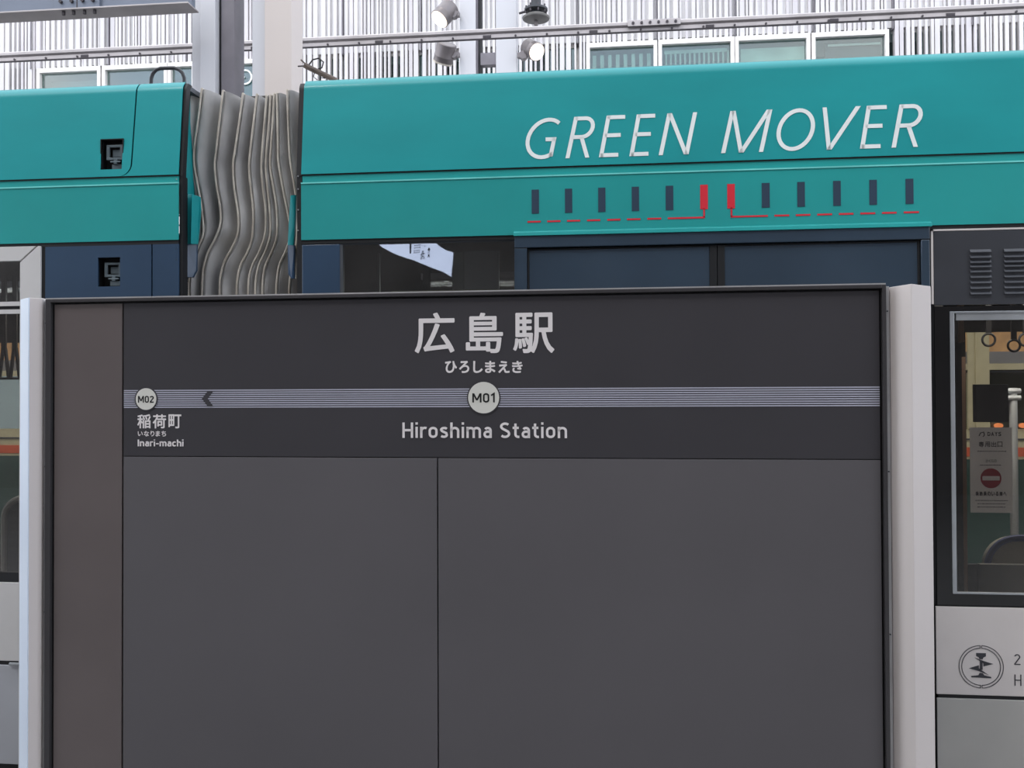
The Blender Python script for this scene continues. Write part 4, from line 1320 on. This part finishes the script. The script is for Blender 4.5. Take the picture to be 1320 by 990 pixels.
# hanging round fitting beside the right column
G = Frame('ceiling_fixture', 'round grey fitting with clamps hanging above the lit spotlight', 'fixture', (0, 12.2, 0))
x, z = G.hit(691, 22)
G.o.location = (x, 12.2, z)
k = G.x(692, 22) - G.x(691, 22)
def lathe(mb, prof, seg=28, m=None):
    vs = [(r * math.cos(2 * PI * i / seg), r * math.sin(2 * PI * i / seg), z) for r, z in prof for i in range(seg)]
    fs = [(j * seg + i, j * seg + (i + 1) % seg, (j + 1) * seg + (i + 1) % seg, (j + 1) * seg + i) for j in range(len(prof) - 1) for i in range(seg)]
    fs += [tuple(reversed(range(seg))), tuple(range((len(prof) - 1) * seg, len(prof) * seg))]
    return mb.add(vs, fs, m)
lathe(MB(), [(11 * k, -4.6 * k), (17 * k, -3 * k), (18 * k, -1 * k), (14 * k, 1.5 * k), (6 * k, 3 * k)]).build('dish', 'interior_grey', G, smooth=True)
lathe(MB(), [(12 * k, 7 * k), (15 * k, 8 * k), (15 * k, 10.5 * k), (12 * k, 11.5 * k)]).build('clamp_ring', 'dark_metal', G, smooth=True)
MB().tube([(0, 0, 3 * k), (0, 0, 60 * k)], 6.5 * k, 16).build('stem', 'dark_metal', G)
MB().tube([(0, 0, -4.6 * k), (0, 0, -11 * k)], 2.4 * k, 10).build('plug', 'lamp_body', G)
mb = MB()
for a in range(8):
    c_, s_ = math.cos(a * PI / 4 + .3), math.sin(a * PI / 4 + .3)
    mb.tube([(13 * k * c_, 13 * k * s_, 4 * k), (13 * k * c_, 13 * k * s_, 14 * k)], 1.2 * k, 6)
mb.tube([(-22 * k, .05, 8 * k), (-8 * k, 0, 9 * k)], 1.6 * k, 8)
mb.build('clamp_bolts', 'bolt', G, kind='stuff')

# ------------------------------------------------------------------ camera side of the station: backlit hanging sign mirrored in the tram window
def mirror_pt(px, py, Y):
    d = RM @ Vector(((px - W / 2) / F, (H / 2 - py) / F, -1.0))
    yp = DT + .012
    t = (yp - CAM.y) / d.y
    h = CAM + d * t
    d2 = Vector((d.x, -d.y, d.z))
    t2 = (Y - h.y) / d2.y
    return h + d2 * t2
YM = -3.2
pts = [mirror_pt(px, py, YM) for px, py in ((485, 314), (528, 312), (560, 312), (567, 319), (575, 324), (585, 327), (583, 342), (580.5, 357), (566, 350), (550, 343.5), (535, 338), (520, 333.5), (503, 326), (492, 320))]
Q = Frame('guide_sign', 'backlit white hanging guide sign, mirrored in the dark tram window beside the doors', 'sign', (pts[0].x, YM, pts[0].z))
lp = [(p.x - pts[0].x, p.z - pts[0].z) for p in pts]
MB().prism(lp, 0, -.06).build('sign_face', 'backlit', Q)
qp = lambda px, py: (lambda v: (v.x - pts[0].x, v.z - pts[0].z))(mirror_pt(px, py, YM))
mb = MB()
def mrk(a, b, c, d_): 
    (x0, z1), (x1, z0) = qp(a, c), qp(b, d_)
    mb.box(x0, x1, .0, .003, z0, z1)
mrk(526.5, 529, 312, 327)
mb.ribbon([qp(555, 334), qp(555, 322)], .02, 0, .003); mb.prism([qp(553, 324), qp(557, 324), qp(555, 320)], 0, .003)
mb.ribbon([qp(545, 337), qp(547, 330), qp(547, 324)], .02, 0, .003); mb.ribbon([qp(549.5, 337), qp(547.5, 330)], .02, 0, .003)
mb.ribbon([qp(544, 330), qp(550, 328)], .014, 0, .003); mb.ribbon([qp(544, 317), qp(551, 318.5)], .012, 0, .003)
for yy in (315, 318, 322, 325):
    for xx_ in (533.5, 536, 538.5, 541): mrk(xx_, xx_ + 1.5, yy, yy + 1.6)
mb.build('lettering', 'black', Q)
top_ = max(p[1] for p in lp)
for fx in (.25, .75):
    xh_ = min(p[0] for p in lp) * (1 - fx) + max(p[0] for p in lp) * fx
    MB().tube([(xh_, -.03, top_ - .12), (xh_, -.03, 7.4 - pts[0].z)], .015, 8).build('hanger', 'dark_metal', Q)
struct('unseen_canopy', MB().box(-18, 12, -8, -1.4, 7.4, 7.5), 'unseen_wall_and_roof')  # unseen roof, added for dark reflections in the tram side
struct('unseen_rear_wall', MB().box(-18, 12, -8.2, -8, 0, 7.4), 'unseen_wall_and_roof')  # unseen wall, added to keep bright sky out of window reflections
